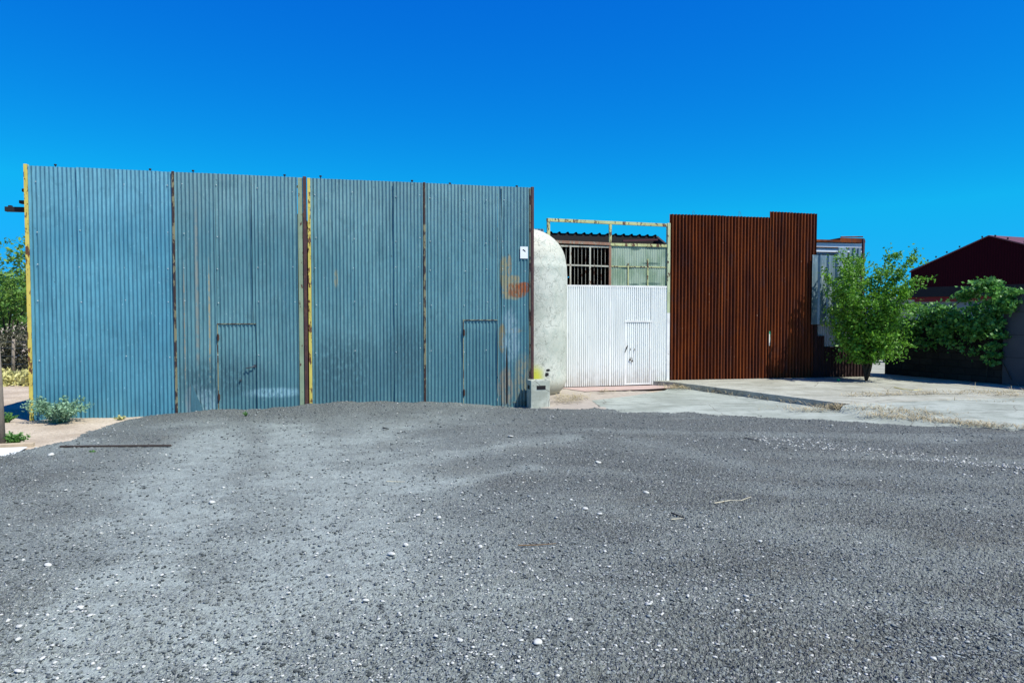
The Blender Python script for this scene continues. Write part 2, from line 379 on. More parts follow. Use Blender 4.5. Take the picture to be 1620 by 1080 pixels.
# ================================================================== THE SETTING
# soil sheet to the horizon
def ground_soil():
    n = 160
    a = np.sinh(np.linspace(-6.2, 6.2, n)) / np.sinh(6.2) * 1400
    X, Y = np.meshgrid(a - 6, a + 12); Z = -.035 + fbm(X * .9, Y * .9, 3) * .03 * np.exp(-((X) ** 2 + (Y - 12) ** 2) / 4000)
    mb = MB().grid(X, Y, Z); return mb.build('ground', M['soil'], smooth=True, kind='structure', label='sandy pale soil beyond the gravel yard')
ground_soil()
# soil bank at the left foot of the shed, finer
def soil_patch():
    X, Y = np.meshgrid(np.linspace(-22, -5.0, 220), np.linspace(8, 30, 240))
    Z = .0 + fbm(X * 1.3, Y * 1.3, 5) * .06 + fbm(X * 9, Y * 9, 8, 3) * .02
    e = np.minimum(np.minimum(X + 22, -5.0 - X), np.minimum(Y - 8, 30 - Y)); Z -= .08 * (1 - ss(0, 1.2, e))
    MB().grid(X, Y, Z).build('soil_bank', M['soil'], smooth=True, kind='structure', label='pale stony soil at the left end of the blue shed')
soil_patch()
def soil_patch2():
    X, Y = np.meshgrid(np.linspace(.2, 4.2, 90), np.linspace(13.6, 19.6, 120))
    Z = .02 + fbm(X * 2, Y * 2, 15) * .05 + fbm(X * 9, Y * 9, 18, 3) * .03
    e = np.minimum(np.minimum(X - .2, 4.2 - X), np.minimum(Y - 13.6, 19.6 - Y)); Z -= .1 * (1 - ss(0, .7, e)) + .03 * ss(1.6, 2.4, X)
    MB().grid(X, Y, Z).build('dirt_patch', simple('pinkish_dirt', (.33, .29, .24), .3, .95, 6, bump=.4), smooth=True, kind='structure', label='pinkish dirt between tank and driveway')
soil_patch2()

# hills far away on the left and right
def hills():
    mb = MB()
    for (x0, x1, y, h, s) in ((-1300, 1300, 1300, 34, 2), (-1300, 600, 1000, 22, 9)):
        u = np.linspace(x0, x1, 160); hh = h * (.45 + 1.1 * (fbm(u * .004, u * 0, s) + .3)) + 2
        X = np.stack([u, u, u]); Y = np.stack([u * 0 + y - 120, u * 0 + y, u * 0 + y + 200]); Z = np.stack([u * 0 - 3, hh, u * 0 - 3])
        mb.grid(X, Y, Z)
    mb.build('hills', simple('hill_haze_tint', (.10, .16, .22), .2, 1, .01), smooth=True, kind='structure', label='low hills on the horizon, tinted blue for haze')  # blue distance haze is put into the hill colour
hills()

# gravel yard
EDGE = [W(-160, 760), W(0, 722), W(60, 708), W(110, 694), W(180, 671), W(235, 659), W(290, 652)]
BL = Frame(-9.09, 12.941, R(12.967))                 # the blue sheds' wall line
def bp(u, v=0.0): p = BL.o + BL.u * u + BL.n * v; return p
EDGE += [bp(2.9, .02), bp(5.4, .05), bp(9.0, -.10), bp(9.55, -.42)]
EDGE += [W(875, 646), W(940, 646), W(1010, 650), W(1110, 654), W(1210, 660), W(1300, 663), W(1400, 672), W(1500, 676), W(1620, 681), W(1800, 690)]
def seg_dist(X, Y, pts):
    d = np.full(X.shape, 1e9); sgn = np.zeros(X.shape)
    for a, b in zip(pts[:-1], pts[1:]):
        ex, ey = b[0] - a[0], b[1] - a[1]; L2 = ex * ex + ey * ey
        t = np.clip(((X - a[0]) * ex + (Y - a[1]) * ey) / L2, 0, 1)
        dx = X - a[0] - t * ex; dy = Y - a[1] - t * ey; q = np.hypot(dx, dy)
        s = np.where(ex * (Y - a[1]) - ey * (X - a[0]) < 0, 1, -1)        # right-hand side = yard
        m = q < d - 1e-9; d = np.where(m, q, d); sgn = np.where(m, s, sgn)
    return d * sgn
def curve_d(X, Y, pts):
    return np.abs(seg_dist(X, Y, [W(*p) for p in pts]))
def yard_height(X, Y):
    d = seg_dist(X, Y, EDGE) + fbm(X * 2.2, Y * 2.2, 31) * .55 + fbm(X * 11, Y * 11, 35, 3) * .16
    # berm of loose gravel against the wall
    u = (X - BL.o.x) * BL.u.x + (Y - BL.o.y) * BL.u.y; v = (X - BL.o.x) * BL.n.x + (Y - BL.o.y) * BL.n.y
    bh = .03 + .12 * np.exp(-((u - 6.2) / 1.9) ** 2) + .045 * np.exp(-((u - 3.3) / 1.1) ** 2)
    berm = bh * np.exp(-((v + .15) / .75) ** 2) * ss(1.9, 3.2, u) * (1 - ss(8.0, 9.4, u))
    berm_n = (fbm(X * 3.1, Y * 3.1, 38, 5) * .11 + fbm(X * 1.1, Y * 1.1, 39, 2) * .10) * np.exp(-((v + .4) / .9) ** 2) * ss(1.9, 3.2, u) * (1 - ss(9.2, 9.8, u))
    near_wall = (1 - ss(.0, .3, -v)) * ss(2.0, 2.9, u) * (1 - ss(9.0, 9.4, u))
    lip = np.where(d < 0, d * .22, .045 * (1 - np.exp(-d * 5)))
    lip = np.maximum(lip, -.12) * (1 - near_wall) + .03 * near_wall
    z = lip + berm + berm_n + fbm(X * .35, Y * .5, 41) * .09 + fbm(X * 1.4, Y * 1.9, 44, 3) * .035
    ang = fbm(X * .18, Y * .18, 47, 2) * 2.2; q = (X * .28 + Y * 1.0 + ang * 1.6)
    z = z + (np.sin(q * 7.5) * .5 + fbm(q * 5, X * .35, 49, 3)) * .020 * ss(.0, 2.5, X + 1.0 + fbm(X * .5, Y * .5, 51) * 3)
    return z, d
DUST_TRACKS = [([(560, 700), (480, 820), (420, 950), (350, 1100)], 1.3, .6), ([(330, 690), (290, 780), (240, 880), (180, 1000), (140, 1150)], .55, 1.0), ([(450, 680), (500, 740), (510, 800), (440, 900), (380, 1000), (340, 1150)], .45, .85),
               ([(470, 770), (600, 745), (740, 720), (900, 700)], .35, .7), ([(560, 800), (700, 770), (840, 745)], .25, .6), ([(1000, 700), (1200, 745), (1450, 760), (1700, 770)], .35, .35),
               ([(950, 900), (1150, 840), (1350, 800), (1620, 800)], .3, .3), ([(1620, 880), (1480, 900), (1350, 930), (1250, 980)], .25, .3)]
def dust_field(X, Y):
    f = np.zeros(X.shape)
    for pts, w, s in DUST_TRACKS:
        q = curve_d(X, Y, pts) + fbm(X * 1.5, Y * 1.5, 61) * .5
        f = np.maximum(f, s * np.exp(-(q / w) ** 2))
    left = 1 - ss(-1.5, 1.2, X + fbm(X * .5, Y * .5, 77) * 2)
    ang = fbm(X * .18, Y * .18, 47, 2) * 2.2; q = (X * .28 + Y * 1.0 + ang * 1.6)
    band = ss(.05, .75, np.sin(q * 3.1 + fbm(X * .5, Y * .9, 58) * 4) * .6 + fbm(X * .35, Y * 2.2, 59, 4) * 2.2) * ss(-1.5, 2.0, X)
    f = np.maximum(f, band * .36)
    f = np.clip(f * (.75 + .5 * (fbm(X * 2.2, Y * 2.2, 71) + .4)) + .68 * left * ss(-.4, .35, fbm(X * .9, Y * .9, 73)), 0, 1)
    return f
def gravel_yard():
    nr, nc = 900, 1500
    k = np.linspace(1 / 2.0, 1 / 17.5, nr); y = 1 / k
    a = np.linspace(-1.12, 1.12, nc)
    X = y[:, None] * a[None]; Y = np.repeat(y[:, None], nc, 1)
    X = X + (rng.random(X.shape) - .5) * y[:, None] * .0009
    Z, d = yard_height(X, Y); f = dust_field(X, Y)
    u = (X - BL.o.x) * BL.u.x + (Y - BL.o.y) * BL.u.y; v = (X - BL.o.x) * BL.n.x + (Y - BL.o.y) * BL.n.y
    f = f * (1 - .85 * ss(-1.5, -.7, v + fbm(X * 2, Y * 2, 91)) * (1 - ss(7, 10, u)))
    f = np.clip(f * (.80 + .55 * fbm(X * 5, Y * 8, 171, 3) + .8 * fbm(X * 30, Y * 30, 175, 3)), 0, 1)
    # stones: rounded cells in two sizes
    def cells(sc, s):
        gx = X * sc; gy = Y * sc; ix = np.floor(gx); iy = np.floor(gy); best = np.full(X.shape, 9.0); hv = np.zeros(X.shape)
        for i in (-1, 0, 1):
            for j in (-1, 0, 1):
                cx = ix + i + _h(ix + i, iy + j, s); cy = iy + j + _h(ix + i, iy + j, s + 1); q = (gx - cx) ** 2 + (gy - cy) ** 2
                m = q < best; best = np.where(m, q, best); hv = np.where(m, _h(ix + i, iy + j, s + 2), hv)
        return np.sqrt(best), hv
    r1, h1 = cells(72, 100); r2, h2 = cells(42, 200)
    rough = (1 - .75 * f) * (.45 + 1.1 * np.clip(fbm(X * .8, Y * 1.3, 83) + .5, 0, 1))
    near = 1 - ss(9, 16, Y) * .3
    Z += ((1 - np.clip(r1, 0, 1) ** 2) * .010 * (.3 + h1) + (1 - np.clip(r2 * 1.6, 0, 1) ** 2) * .018 * (h2 > .45) * h2) * rough * near
    V = np.stack([X, Y, Z], -1).reshape(-1, 3)
    i, j = np.meshgrid(np.arange(nr - 1), np.arange(nc - 1), indexing='ij'); b = (i * nc + j).ravel()
    F = np.stack([b, b + 1, b + nc + 1, b + nc], -1)
    keep = (d.reshape(-1)[F].max(1) > -.5)
    F = F[keep]; used = np.zeros(len(V), bool); used[F] = True; idx = np.cumsum(used) - 1
    V = V[used]; F = idx[F]; me = mesh_np('gravel_yard', V, F)
    at = me.attributes.new('dust', 'FLOAT', 'POINT'); at.data.foreach_set('value', f.reshape(-1)[used].astype(np.float32))
    link('gravel_yard', me, M['gravel'], smooth=True, kind='structure', label='grey crushed gravel yard with dusty wheel tracks')
gravel_yard()
# coarse gravel around and behind the camera
MB().grid(*(lambda X, Y: (X, Y, -.012 + fbm(X * .3, Y * .3, 9) * .02))(*np.meshgrid(np.linspace(-14, 16, 40), np.linspace(-14, 2.3, 30)))).build('gravel_road', M['gravel'], smooth=True, kind='structure', label='gravel behind the viewpoint')
MB().grid(*(lambda X, Y: (X, Y, -.03 + fbm(X * .3, Y * .3, 9) * .01))(*np.meshgrid(np.linspace(9, 30, 30), np.linspace(2.3, 11.3, 20)))).build('gravel_road', M['gravel'], smooth=True, kind='structure', label='gravel carrying on to the right')

# concrete driveway, slab, apron
GF = Frame(.992, 18.58, R(14.0))                     # white gate line
RF = Frame(4.425, 19.46, R(11.1))                     # rust fence line
K0 = W(1066, 604, .158); K1 = W(1345, 639, .158)
def sheetpoly(name, pts, z, mat, nx=60, **k):
    bm = bmesh.new(); vs_ = [bm.verts.new((p[0], p[1], z)) for p in pts]; bm.faces.new(vs_)
    bmesh.ops.recalc_face_normals(bm, faces=bm.faces); me = bpy.data.meshes.new(name); bm.to_mesh(me); bm.free()
    return link(name, me, mat, **k)
A0 = W(948, 631); A1 = W(905, 651)
sheetpoly('driveway', [W(936, 634), W(1000, 626.5), W(1052, 618), K0 + Vector((0, .3, 0)), K1 + Vector((.3, .2, 0)), W(1420, 690), W(1200, 690), W(1000, 672), W(965, 655)], .012, M['concrete'], kind='structure', label='pale worn concrete driveway in front of the white gate')
g0 = GF.o + GF.u * .3 + GF.n * -.02; g1 = GF.o + GF.u * 3.6
sheetpoly('threshold', [g0, g1 + GF.n * .1, g1 - GF.n * .75, g1 - GF.n * 1.0 - GF.u * 1.2, g0 - GF.n * 1.05 + GF.u * .35], .030, M['pink'], kind='structure', label='pink painted strip along the foot of the white gate')
far1 = W(1500, 632, .158); far2 = W(1700, 626, .158)
wobble = []
for i in range(41):
    t = i / 40; p = K0.lerp(K1, t); j = (vn(t * 23, 1, 5) - .5) * .05 * (1 if .02 < t < 1 else 0); wobble.append(p + Vector((-.94, -.34, 0)) * j)
mb = MB(); mb.prism([tuple(p)[:2] for p in wobble] + [tuple(far1)[:2], tuple(far2)[:2], (26, 14), (26, 40), (3.6, 40), (3.9, 19.4)], -.1, .158)
mb.build('platform_slab', M['slab'], kind='structure', label='raised concrete platform with a broken front edge', bevel=.012)
def apron():
    a = [K1 + Vector((-.12, -.05, 0)), far1, far2, Vector((26, 14, .158))]; b = [W(1325, 652, .02), W(1430, 690, 0), W(1640, 700, 0), Vector((26, 9.8, .0))]
    n = 40; X = np.zeros((24, n)); Y = X.copy(); Z = X.copy()
    for j in range(n):
        s = j / (n - 1) * 3; k = min(int(s), 2); t = s - k; p = a[k].lerp(a[k + 1], t); q = b[k].lerp(b[k + 1], t)
        for i in range(24):
            r = i / 23; X[i, j] = p.x + (q.x - p.x) * r; Y[i, j] = p.y + (q.y - p.y) * r
            Z[i, j] = (.145 - .006 * r) * (1 - ss(.2, 1, np.array(r))) + .0 * r + (.004)
    Z += fbm(X * 2, Y * 2, 4) * .02
    MB().grid(X, Y, Z).build('concrete_apron', M['concrete'], smooth=True, kind='structure', label='cracked concrete ramp between gravel and platform')
apron()

# ================================================================== BLUE SHEDS
def LB(px, py, off=0): return BL.L(px, py, off)
PITCH_B = .0735
TOPZ = 4.8
def bu(px, y=480): return LB(px, y)[0]
u_l = bu(50); u_12 = bu(277.5); u_j0 = bu(477); u_j1 = bu(490.5); u_r0 = bu(493); u_34 = bu(671.5); u_e = bu(838.5)
d1 = (bu(345, 580), bu(407, 580), LB(370, 512)[1]); d2 = (bu(733, 580), bu(787, 580), LB(760, 506)[1])
rustp = (bu(818), LB(818, 458)[1])
streak_u = bu(331); s2 = bu(296)
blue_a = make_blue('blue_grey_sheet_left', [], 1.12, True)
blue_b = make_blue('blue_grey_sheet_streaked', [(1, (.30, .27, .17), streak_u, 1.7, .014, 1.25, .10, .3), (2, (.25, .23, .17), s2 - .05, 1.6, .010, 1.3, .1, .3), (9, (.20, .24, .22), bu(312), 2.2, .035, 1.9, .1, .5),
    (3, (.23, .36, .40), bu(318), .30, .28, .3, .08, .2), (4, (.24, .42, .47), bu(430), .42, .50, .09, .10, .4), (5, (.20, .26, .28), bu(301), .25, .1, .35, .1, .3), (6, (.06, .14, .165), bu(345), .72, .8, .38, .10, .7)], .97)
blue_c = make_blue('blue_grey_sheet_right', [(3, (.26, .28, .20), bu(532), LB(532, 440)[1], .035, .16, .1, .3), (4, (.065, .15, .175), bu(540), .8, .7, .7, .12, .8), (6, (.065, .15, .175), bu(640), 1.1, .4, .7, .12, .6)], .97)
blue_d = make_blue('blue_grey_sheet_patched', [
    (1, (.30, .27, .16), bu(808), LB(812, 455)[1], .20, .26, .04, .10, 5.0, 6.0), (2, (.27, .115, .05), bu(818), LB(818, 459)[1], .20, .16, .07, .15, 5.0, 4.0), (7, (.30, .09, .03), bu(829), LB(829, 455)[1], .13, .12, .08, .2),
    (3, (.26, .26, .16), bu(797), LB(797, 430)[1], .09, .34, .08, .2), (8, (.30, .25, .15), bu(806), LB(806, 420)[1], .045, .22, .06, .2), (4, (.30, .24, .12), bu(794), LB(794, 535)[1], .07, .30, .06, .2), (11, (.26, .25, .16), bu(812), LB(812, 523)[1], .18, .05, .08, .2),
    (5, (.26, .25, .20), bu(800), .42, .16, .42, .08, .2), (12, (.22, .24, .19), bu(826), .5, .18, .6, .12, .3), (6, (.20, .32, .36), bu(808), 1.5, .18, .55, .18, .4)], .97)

def gate_leaf(parent, mat, u0, u1, door, joints, seed, y=0.0, label=None):
    mb = MB(); edges = [u0] + joints + [u1]
    for i in range(len(edges) - 1):
        a, b = edges[i], edges[i + 1]; a2 = a - (.05 if i else 0); yy = y - (.007 if i else 0) * (1 + i % 2)
        if door and a < door[1] and b > door[0]:
            if door[0] > a + .02: corr(mb, a2, door[0], -.10, TOPZ, PITCH_B, .0108, yy, seed=seed + i)
            corr(mb, max(door[0], a2), min(door[1], b), door[2], TOPZ, PITCH_B, .0108, yy, seed=seed + i)
            if door[1] < b - .02: corr(mb, door[1], b, -.10, TOPZ, PITCH_B, .0108, yy, seed=seed + i)
        else: corr(mb, a2, b, -.10, TOPZ, PITCH_B, .0108, yy, seed=seed + i)
    return mb.build('gate_leaf', mat, parent, smooth=True, label=label)
def wicket(parent, mat, door, seed, hinge_h):
    mb = MB(); corr(mb, door[0] + .012, door[1] - .008, -.08, door[2] - .02, PITCH_B, .0118, .008, seed=seed, dent=.004)
    d = mb.build('wicket_door', mat, parent, smooth=True)
    MB().box(door[0] - .006, door[0] + .010, -.020, -.008, -.06, door[2] + .01).build('door_edge', M['thin_rust'], d)
    MB().box(door[0] + .011, door[1], -.016, -.006, door[2] - .008, door[2] + .006).build('lintel_strip', M['thin_rust'], d)
    for h in hinge_h:
        MB().tube([(door[0] + .012, -.03, h - .07), (door[0] + .012, -.03, h + .07)], .016, 8).box(door[0] - .012, door[0] + .035, -.024, -.014, h - .05, h + .05).build('hinge', M['rusty_iron'], d)
    return d
def jamb(parent, px0, px1, mat, y0, y1, z1=TOPZ, name='post', z0=-.1, label=None):
    a = bu(px0); b = bu(px1)
    return MB().box(a, b, y0, y1, z0, z1).build(name, mat, parent, bevel=.004, label=label)
def bolts(parent, pxs):
    for px, h in pxs:
        u = LB(px, 280)[0]
        MB().tube([(u, .03, TOPZ - .1), (u, .03, TOPZ + h)], .009, 6).tube([(u - .0, .03, TOPZ + h - .008), (u, .03, TOPZ + h + .018)], .026, 6).build('bolt', M['dark_iron'], parent)

shedL = BL.root('metal_shed', label='tall blue-grey corrugated shed front at the far left, between two yellow-edged posts', cat='shed')
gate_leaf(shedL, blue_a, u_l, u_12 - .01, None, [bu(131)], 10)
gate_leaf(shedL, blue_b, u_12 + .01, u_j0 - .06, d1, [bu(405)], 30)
w1 = wicket(shedL, blue_b, d1, 44, (.35, 1.55))
hu, hz = LB(397, 582)
MB().tube([(hu - .09, -.045, hz + .0), (hu + .02, -.05, hz + .02), (hu + .07, -.02, hz + .035)], .011, 6).box(hu + .055, hu + .10, -.02, -.006, hz + .01, hz + .07).build('door_handle', M['bolt'], w1)
ku, kz = LB(381, 601); MB().tube([(ku, -.035, kz), (ku, .0, kz)], .018, 8).build('lock', M['bolt'], w1)
fa = LB(302, 604, -.03); fb = LB(327, 649, -.09); fc = LB(302, 652, -.02)
MB().add([(fa[0], -.014, fa[1]), (fc[0], -.016, -.05), (fb[0], -.10, -.05), (fa[0], -.012, fa[1]), (fc[0], -.012, -.05), (fb[0], -.097, -.05)], [(0, 1, 2), (5, 4, 3), (0, 2, 5, 3)]).build('bent_sheet', blue_c, shedL, label='corner of sheet bent outwards at the foot')
jamb(shedL, 44, 49.5, M['yellow'], -.05, .05, TOPZ + .02, label='chipped yellow post on the left end')
jamb(shedL, 275.2, 279.0, M['mixed_post'], -.035, .03, TOPZ + .01)
jamb(shedL, 473, 480.5, M['green_post'], -.04, .03, TOPZ - .01, label='pale green peeling post')
bolts(shedL, [(87, .035), (237, .03), (305, .04), (450, .035)])
def screws(parent, us, zs):
    me = None
    for i, u in enumerate(us):
        for z in zs:
            z2 = z + random.uniform(-.05, .05)
            if me is None:
                o = MB().tube([(0, .004, 0), (0, -.009, 0)], .011, 6, .008).build('screw', simple('pale_screw', (.55, .60, .60), .2, .4), parent); me = o
            else: o = me.copy(); COL.objects.link(o); o.parent = parent
            o.location = (u + random.uniform(-.02, .02), -.014, z2)
screws(shedL, [bu(p_) for p_ in (62, 128, 200, 268, 292, 345, 409, 465)], (1.15, 2.25, 2.95, 3.6, 4.55))
# rails behind the leaves
mb = MB()
for z in (.6, 2.2, 3.6, 4.6): mb.box(u_l, u_j0, .05, .09, z, z + .05)
mb.build('rail', M['rusty_iron'], shedL)
# body of the shed behind its tall front
def shed_body(parent, u0, u1, hz_, depth, wallmat, roofmat):
    mb = MB(); mb.box(u0, u0 + .08, .25, depth, -.1, hz_); mb.box(u1 - .08, u1, .25, depth, -.1, hz_); mb.box(u0 + .08, u1 - .08, depth - .08, depth, -.1, hz_)
    mb.build('wall', wallmat, parent)
    mb = MB(); corr(mb, u0 - .05, u1 + .05, 0, 1, .2, .02, 0, nz=2, seg=6, dent=0)
    v = mb.v[0].copy(); t = v[:, 2].copy(); v[:, 2] = hz_ + .04 - v[:, 1]; v[:, 1] = .12 + t * (depth - .02); mb.v[0] = v
    mb.build('roof', roofmat, parent)
shed_body(shedL, u_l + .35, u_j0, 4.05, 11, M['dark_wall'], M['galv_dull'])
# dark purlin ends poking out behind the left post
bx = LB(41, 300, .3)
q = [LB(9, 331, .3), LB(44, 332, .3), LB(38, 301, .3), LB(33, 320, .3), LB(36, 342, .3)]
mb = MB(); mb.beam((q[0][0], .3, q[0][1]), (q[1][0] + .25, .3, q[1][1]), .10, .09); mb.box(q[0][0] + .05, q[0][0] + .11, .27, .33, q[0][1] + .04, q[0][1] + .075)
mb.box(q[2][0] + .02, q[2][0] + .12, .26, .34, LB(38, 342, .3)[1], LB(38, 302, .3)[1]); mb.box(q[2][0] - .02, q[2][0] + .06, .25, .35, LB(38, 304, .3)[1], LB(38, 299, .3)[1]); mb.box(q[3][0] - .01, q[3][0] + .1, .24, .36, q[3][1] - .03, q[3][1] + .03)
mb.build('beam_end', M['dark_iron'], shedL, bevel=.006)

shedR = empty('metal_shed', BL.o, BL.a, label='blue-grey corrugated shed front with the orange rust patch, left of the tank', cat='shed')
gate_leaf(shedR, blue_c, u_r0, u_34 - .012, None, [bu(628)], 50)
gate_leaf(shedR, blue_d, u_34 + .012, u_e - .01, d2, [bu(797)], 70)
wicket(shedR, blue_d, d2, 84, (.32, 1.62))
jamb(shedR, 481.2, 486.6, M['brown_post'], -.06, .03, TOPZ + .015, label='dark rusted post')
jamb(shedR, 488.2, 492.8, M['yellow'], -.055, .02, TOPZ - .01, label='chipped yellow post')
jamb(shedR, 670.0, 673.6, M['mixed_post'], -.035, .03, TOPZ + .01)
jamb(shedR, 837.2, 839.4, M['thin_rust'], -.04, .02, TOPZ - .01)
jamb(shedR, 839.4, 843.6, M['brown_post'], -.06, .04, TOPZ + .01, label='dark rusted end post')
bolts(shedR, [(507, .045), (652, .035), (712, .015), (818, .02)])
mb = MB()
for z in (.6, 2.2, 3.6, 4.6): mb.box(u_r0, u_e, .05, .09, z, z + .05)
mb.build('rail', M['rusty_iron'], shedR)
screws(shedR, [bu(p_) for p_ in (500, 560, 627, 664, 682, 735, 770, 796, 830)], (1.25, 2.25, 3.0, 3.6, 4.5))
# flat dark patch painted for the shade of a gap beside the second door, torn top edge flakes
g0_ = bu(800.5, 580)
mb = MB(); mb.add([(g0_ - .004, -.026, .05), (g0_ + .02, -.026, .05), (g0_ + .035, -.026, .5), (g0_ + .03, -.026, .95), (g0_ + .004, -.026, 1.35), (g0_ - .012, -.026, .8)], [(0, 1, 2, 3, 4, 5)])
mb.build('gap_shade_patch', M['black_roof_and_shade'], shedR)
shed_body(shedR, u_j1 + .1, u_e - 1.9, 4.0, 11, M['dark_wall'], M['galv_dull'])
# white notice
nu0, nz1 = LB(823, 390, -.03); nu1, nz0 = LB(835, 409, -.03)
no = empty('notice', BL.o + BL.u * ((nu0 + nu1) / 2) + BL.n * -.03, BL.a, 'small white notice with a black mark on the blue wall', 'notice')
hw = (nu1 - nu0) / 2
MB().box(-hw, hw, -.004, .0, nz0, nz1).build('board', simple('white_notice_board', (.80, .82, .80), .03, .5), no)
zc = nz0 + (nz1 - nz0) * .66
MB().add([(-.035, -.007, zc + .02), (-.01, -.007, zc + .03), (.02, -.007, zc + .005), (.04, -.007, zc - .02), (.02, -.007, zc - .025), (-.0, -.007, zc - .002), (-.03, -.007, zc + .005)], [(0, 1, 2, 3, 4, 5, 6)]).build('mark', M['dark_iron'], no)

# ================================================================== TANK
def tank():
    cx, cy = .33, 17.55; Rr = 1.07; prof = []
    zt, zs, zb, zbs = 4.22, 3.28, -.12, .42
    for i in range(13):
        a = math.pi / 2 * i / 12; prof.append((Rr * .985 * math.sin(a), zs + (zt - zs) * math.cos(a)))
    prof += [(Rr * 1.0, zs - .02), (Rr * 1.005, zs - .12)]
    for i in range(1, 12): prof.append((Rr * (1.005 + .01 * math.sin(i)), zs - .12 - (zs - zbs - .12) * i / 12))
    for i in range(11):
        a = math.pi / 2 * i / 10; prof.append((Rr * (.42 + .58 * math.cos(a)), zbs - (zbs - zb) * math.sin(a)))
    prof.append((0.001, zb)); n = 72
    P = np.array(prof); th = np.linspace(0, 2 * math.pi, n + 1)
    Rn = P[:, 0:1] * (1 + .014 * fbm(np.cos(th)[None] * 3 + 0 * P[:, 0:1], P[:, 1:2] * 1.3 + np.sin(th)[None] * 3, 21))
    X = Rn * np.cos(th)[None]; Y = Rn * np.sin(th)[None]; Z = np.repeat(P[:, 1:2], n + 1, 1)
    X[:, -1] = X[:, 0]; Y[:, -1] = Y[:, 0]
    t = empty('storage_tank', (cx, cy, 0), 0, 'upright cement-coated tank with a domed top between blue shed and white gate', 'tank')
    MB().grid(X[:, ::-1], Y[:, ::-1], Z[:, ::-1]).build('shell', M['tank'], t, smooth=True)
    MB().tube([(-.02, -.2, zt - .08), (-.02, -.2, zt + .06)], .06, 12).build('cap', simple('red_brown_cap', (.25, .05, .03)), t)
tank()
# concrete block at the wall
def block():
    p = W(840, 642, .04); p2 = W(870, 643, .04); d = (p2 - p).normalized(); a = R(15)
    b = empty('concrete_block', (p.x, p.y, .03), a, 'grey concrete box with a dark rectangular slot, standing at the corner of the blue wall', 'block')
    w, dp, h = .43, .30, .56
    bm = bmesh.new(); bmesh.ops.create_cube(bm, size=1)
    for v in bm.verts: v.co = Vector(((v.co.x + .5) * w, (v.co.y + .5) * dp, (v.co.z + .5) * (h + .06) - .06))
    # hollow: inset the top and push down; slot in the front
    top = max(bm.faces, key=lambda f: f.calc_center_median().z)
    r = bmesh.ops.inset_region(bm, faces=[top], thickness=.045); r2 = bmesh.ops.extrude_face_region(bm, geom=[top]); 
    vs2 = [g for g in r2['geom'] if isinstance(g, bmesh.types.BMVert)]; bmesh.ops.delete(bm, geom=[top], context='FACES_ONLY')
    bmesh.ops.translate(bm, verts=vs2, vec=(0, 0, -.02))
    me = bpy.data.meshes.new('body'); bm.to_mesh(me); bm.free(); o = link('body', me, M['block'], b, bevel=.008)
    MB().box(.13, .33, -.006, .02, h - .20, h - .115).build('slot', M['black_roof_and_shade'], b)
    MB().box(-.006, .02, .10, .24, h - .20, h - .115).build('slot', M['black_roof_and_shade'], b)
    MB().box(.16, .30, dp * .3, dp * .7, h - .01, h + .004).build('lid', M['block'], b)
block()

# ================================================================== WHITE GATE with shed behind
def LG(px, py, off=0): return GF.L(px, py, off)
gt = GF.root('yard_gate', label='white corrugated double gate with barred opening and pale green pane above', cat='gate')
def gz(px, y): return LG(px, y)[1]
uL, uC, uR = LG(868, 450)[0], LG(965, 450)[0], LG(1054.5, 450)[0]
zT = gz(960, 351); zM = gz(960, 386); zS = gz(960, 453); zH = gz(960, 420)
zTl = gz(868, 348); zTr = gz(1054, 356.5)
MB().beam((uL - .06, 0, zTl), (uR + .02, 0, zTr), .07, .085).build('top_beam', M['frame_paint'], gt, bevel=.004)
MB().box(uL - .05, uL + .03, -.03, .04, -.05, zTl - .05).build('post', M['frame_paint'], gt, bevel=.004)
MB().box(uC - .035, uC + .035, -.03, .035, zM + .05, zT - .045).build('post', M['frame_paint'], gt, bevel=.004)
zsplit = gz(1055, 495)
MB().box(uR + .0, uR + .085, -.05, .05, zsplit, zTr + .06).build('post', M['cream_post'], gt, bevel=.004, label='pale green upper gate post')
MB().box(uR + .001, uR + .086, -.05, .05, -.02, zsplit).build('post', M['white_post'], gt, bevel=.004, label='white lower gate post')
MB().beam((uL + .03, 0, gz(868, 382)), (uC + .0, 0, zM), .06, .075).build('crossbeam', M['brown_bar'], gt, bevel=.003)
MB().beam((uC + .0, 0, zM - .01), (uR, 0, gz(1054, 389)), .06, .075).build('crossbeam', M['frame_paint'], gt, bevel=.003)
# left opening: frame and bars
z0, z1 = zS, zM - .06
ztl = gz(890, 388)
MB().beam((uL + .03, .01, gz(890, 389)), (uC - .03, .01, z1 - .02), .03, .045).build('grille_rail', M['bar'], gt)
MB().beam((uL + .03, .01, zH), (uC - .03, .01, zH - .02), .03, .04).build('grille_rail', M['bar'], gt)
MB().box(uC - .035, uC + .03, -.02, .03, zS - .06, zM - .04).build('centre_stile', M['brown_bar'], gt, bevel=.003)
for px in (902.5, 933.5):
    u = LG(px, 420)[0]; MB().box(u - .022, u + .022, -.006, .026, z0, z1).build('grille_stile', M['bar'] if px < 910 or True else None, gt)
for px in (889.5, 896, 909.5, 915, 921, 927, 940.5, 946, 952, 958):
    u = LG(px, 420)[0]; MB().tube([(u, .03, z0), (u, .03, z1)], .0055, 6).build('bar', M['bar'], gt)
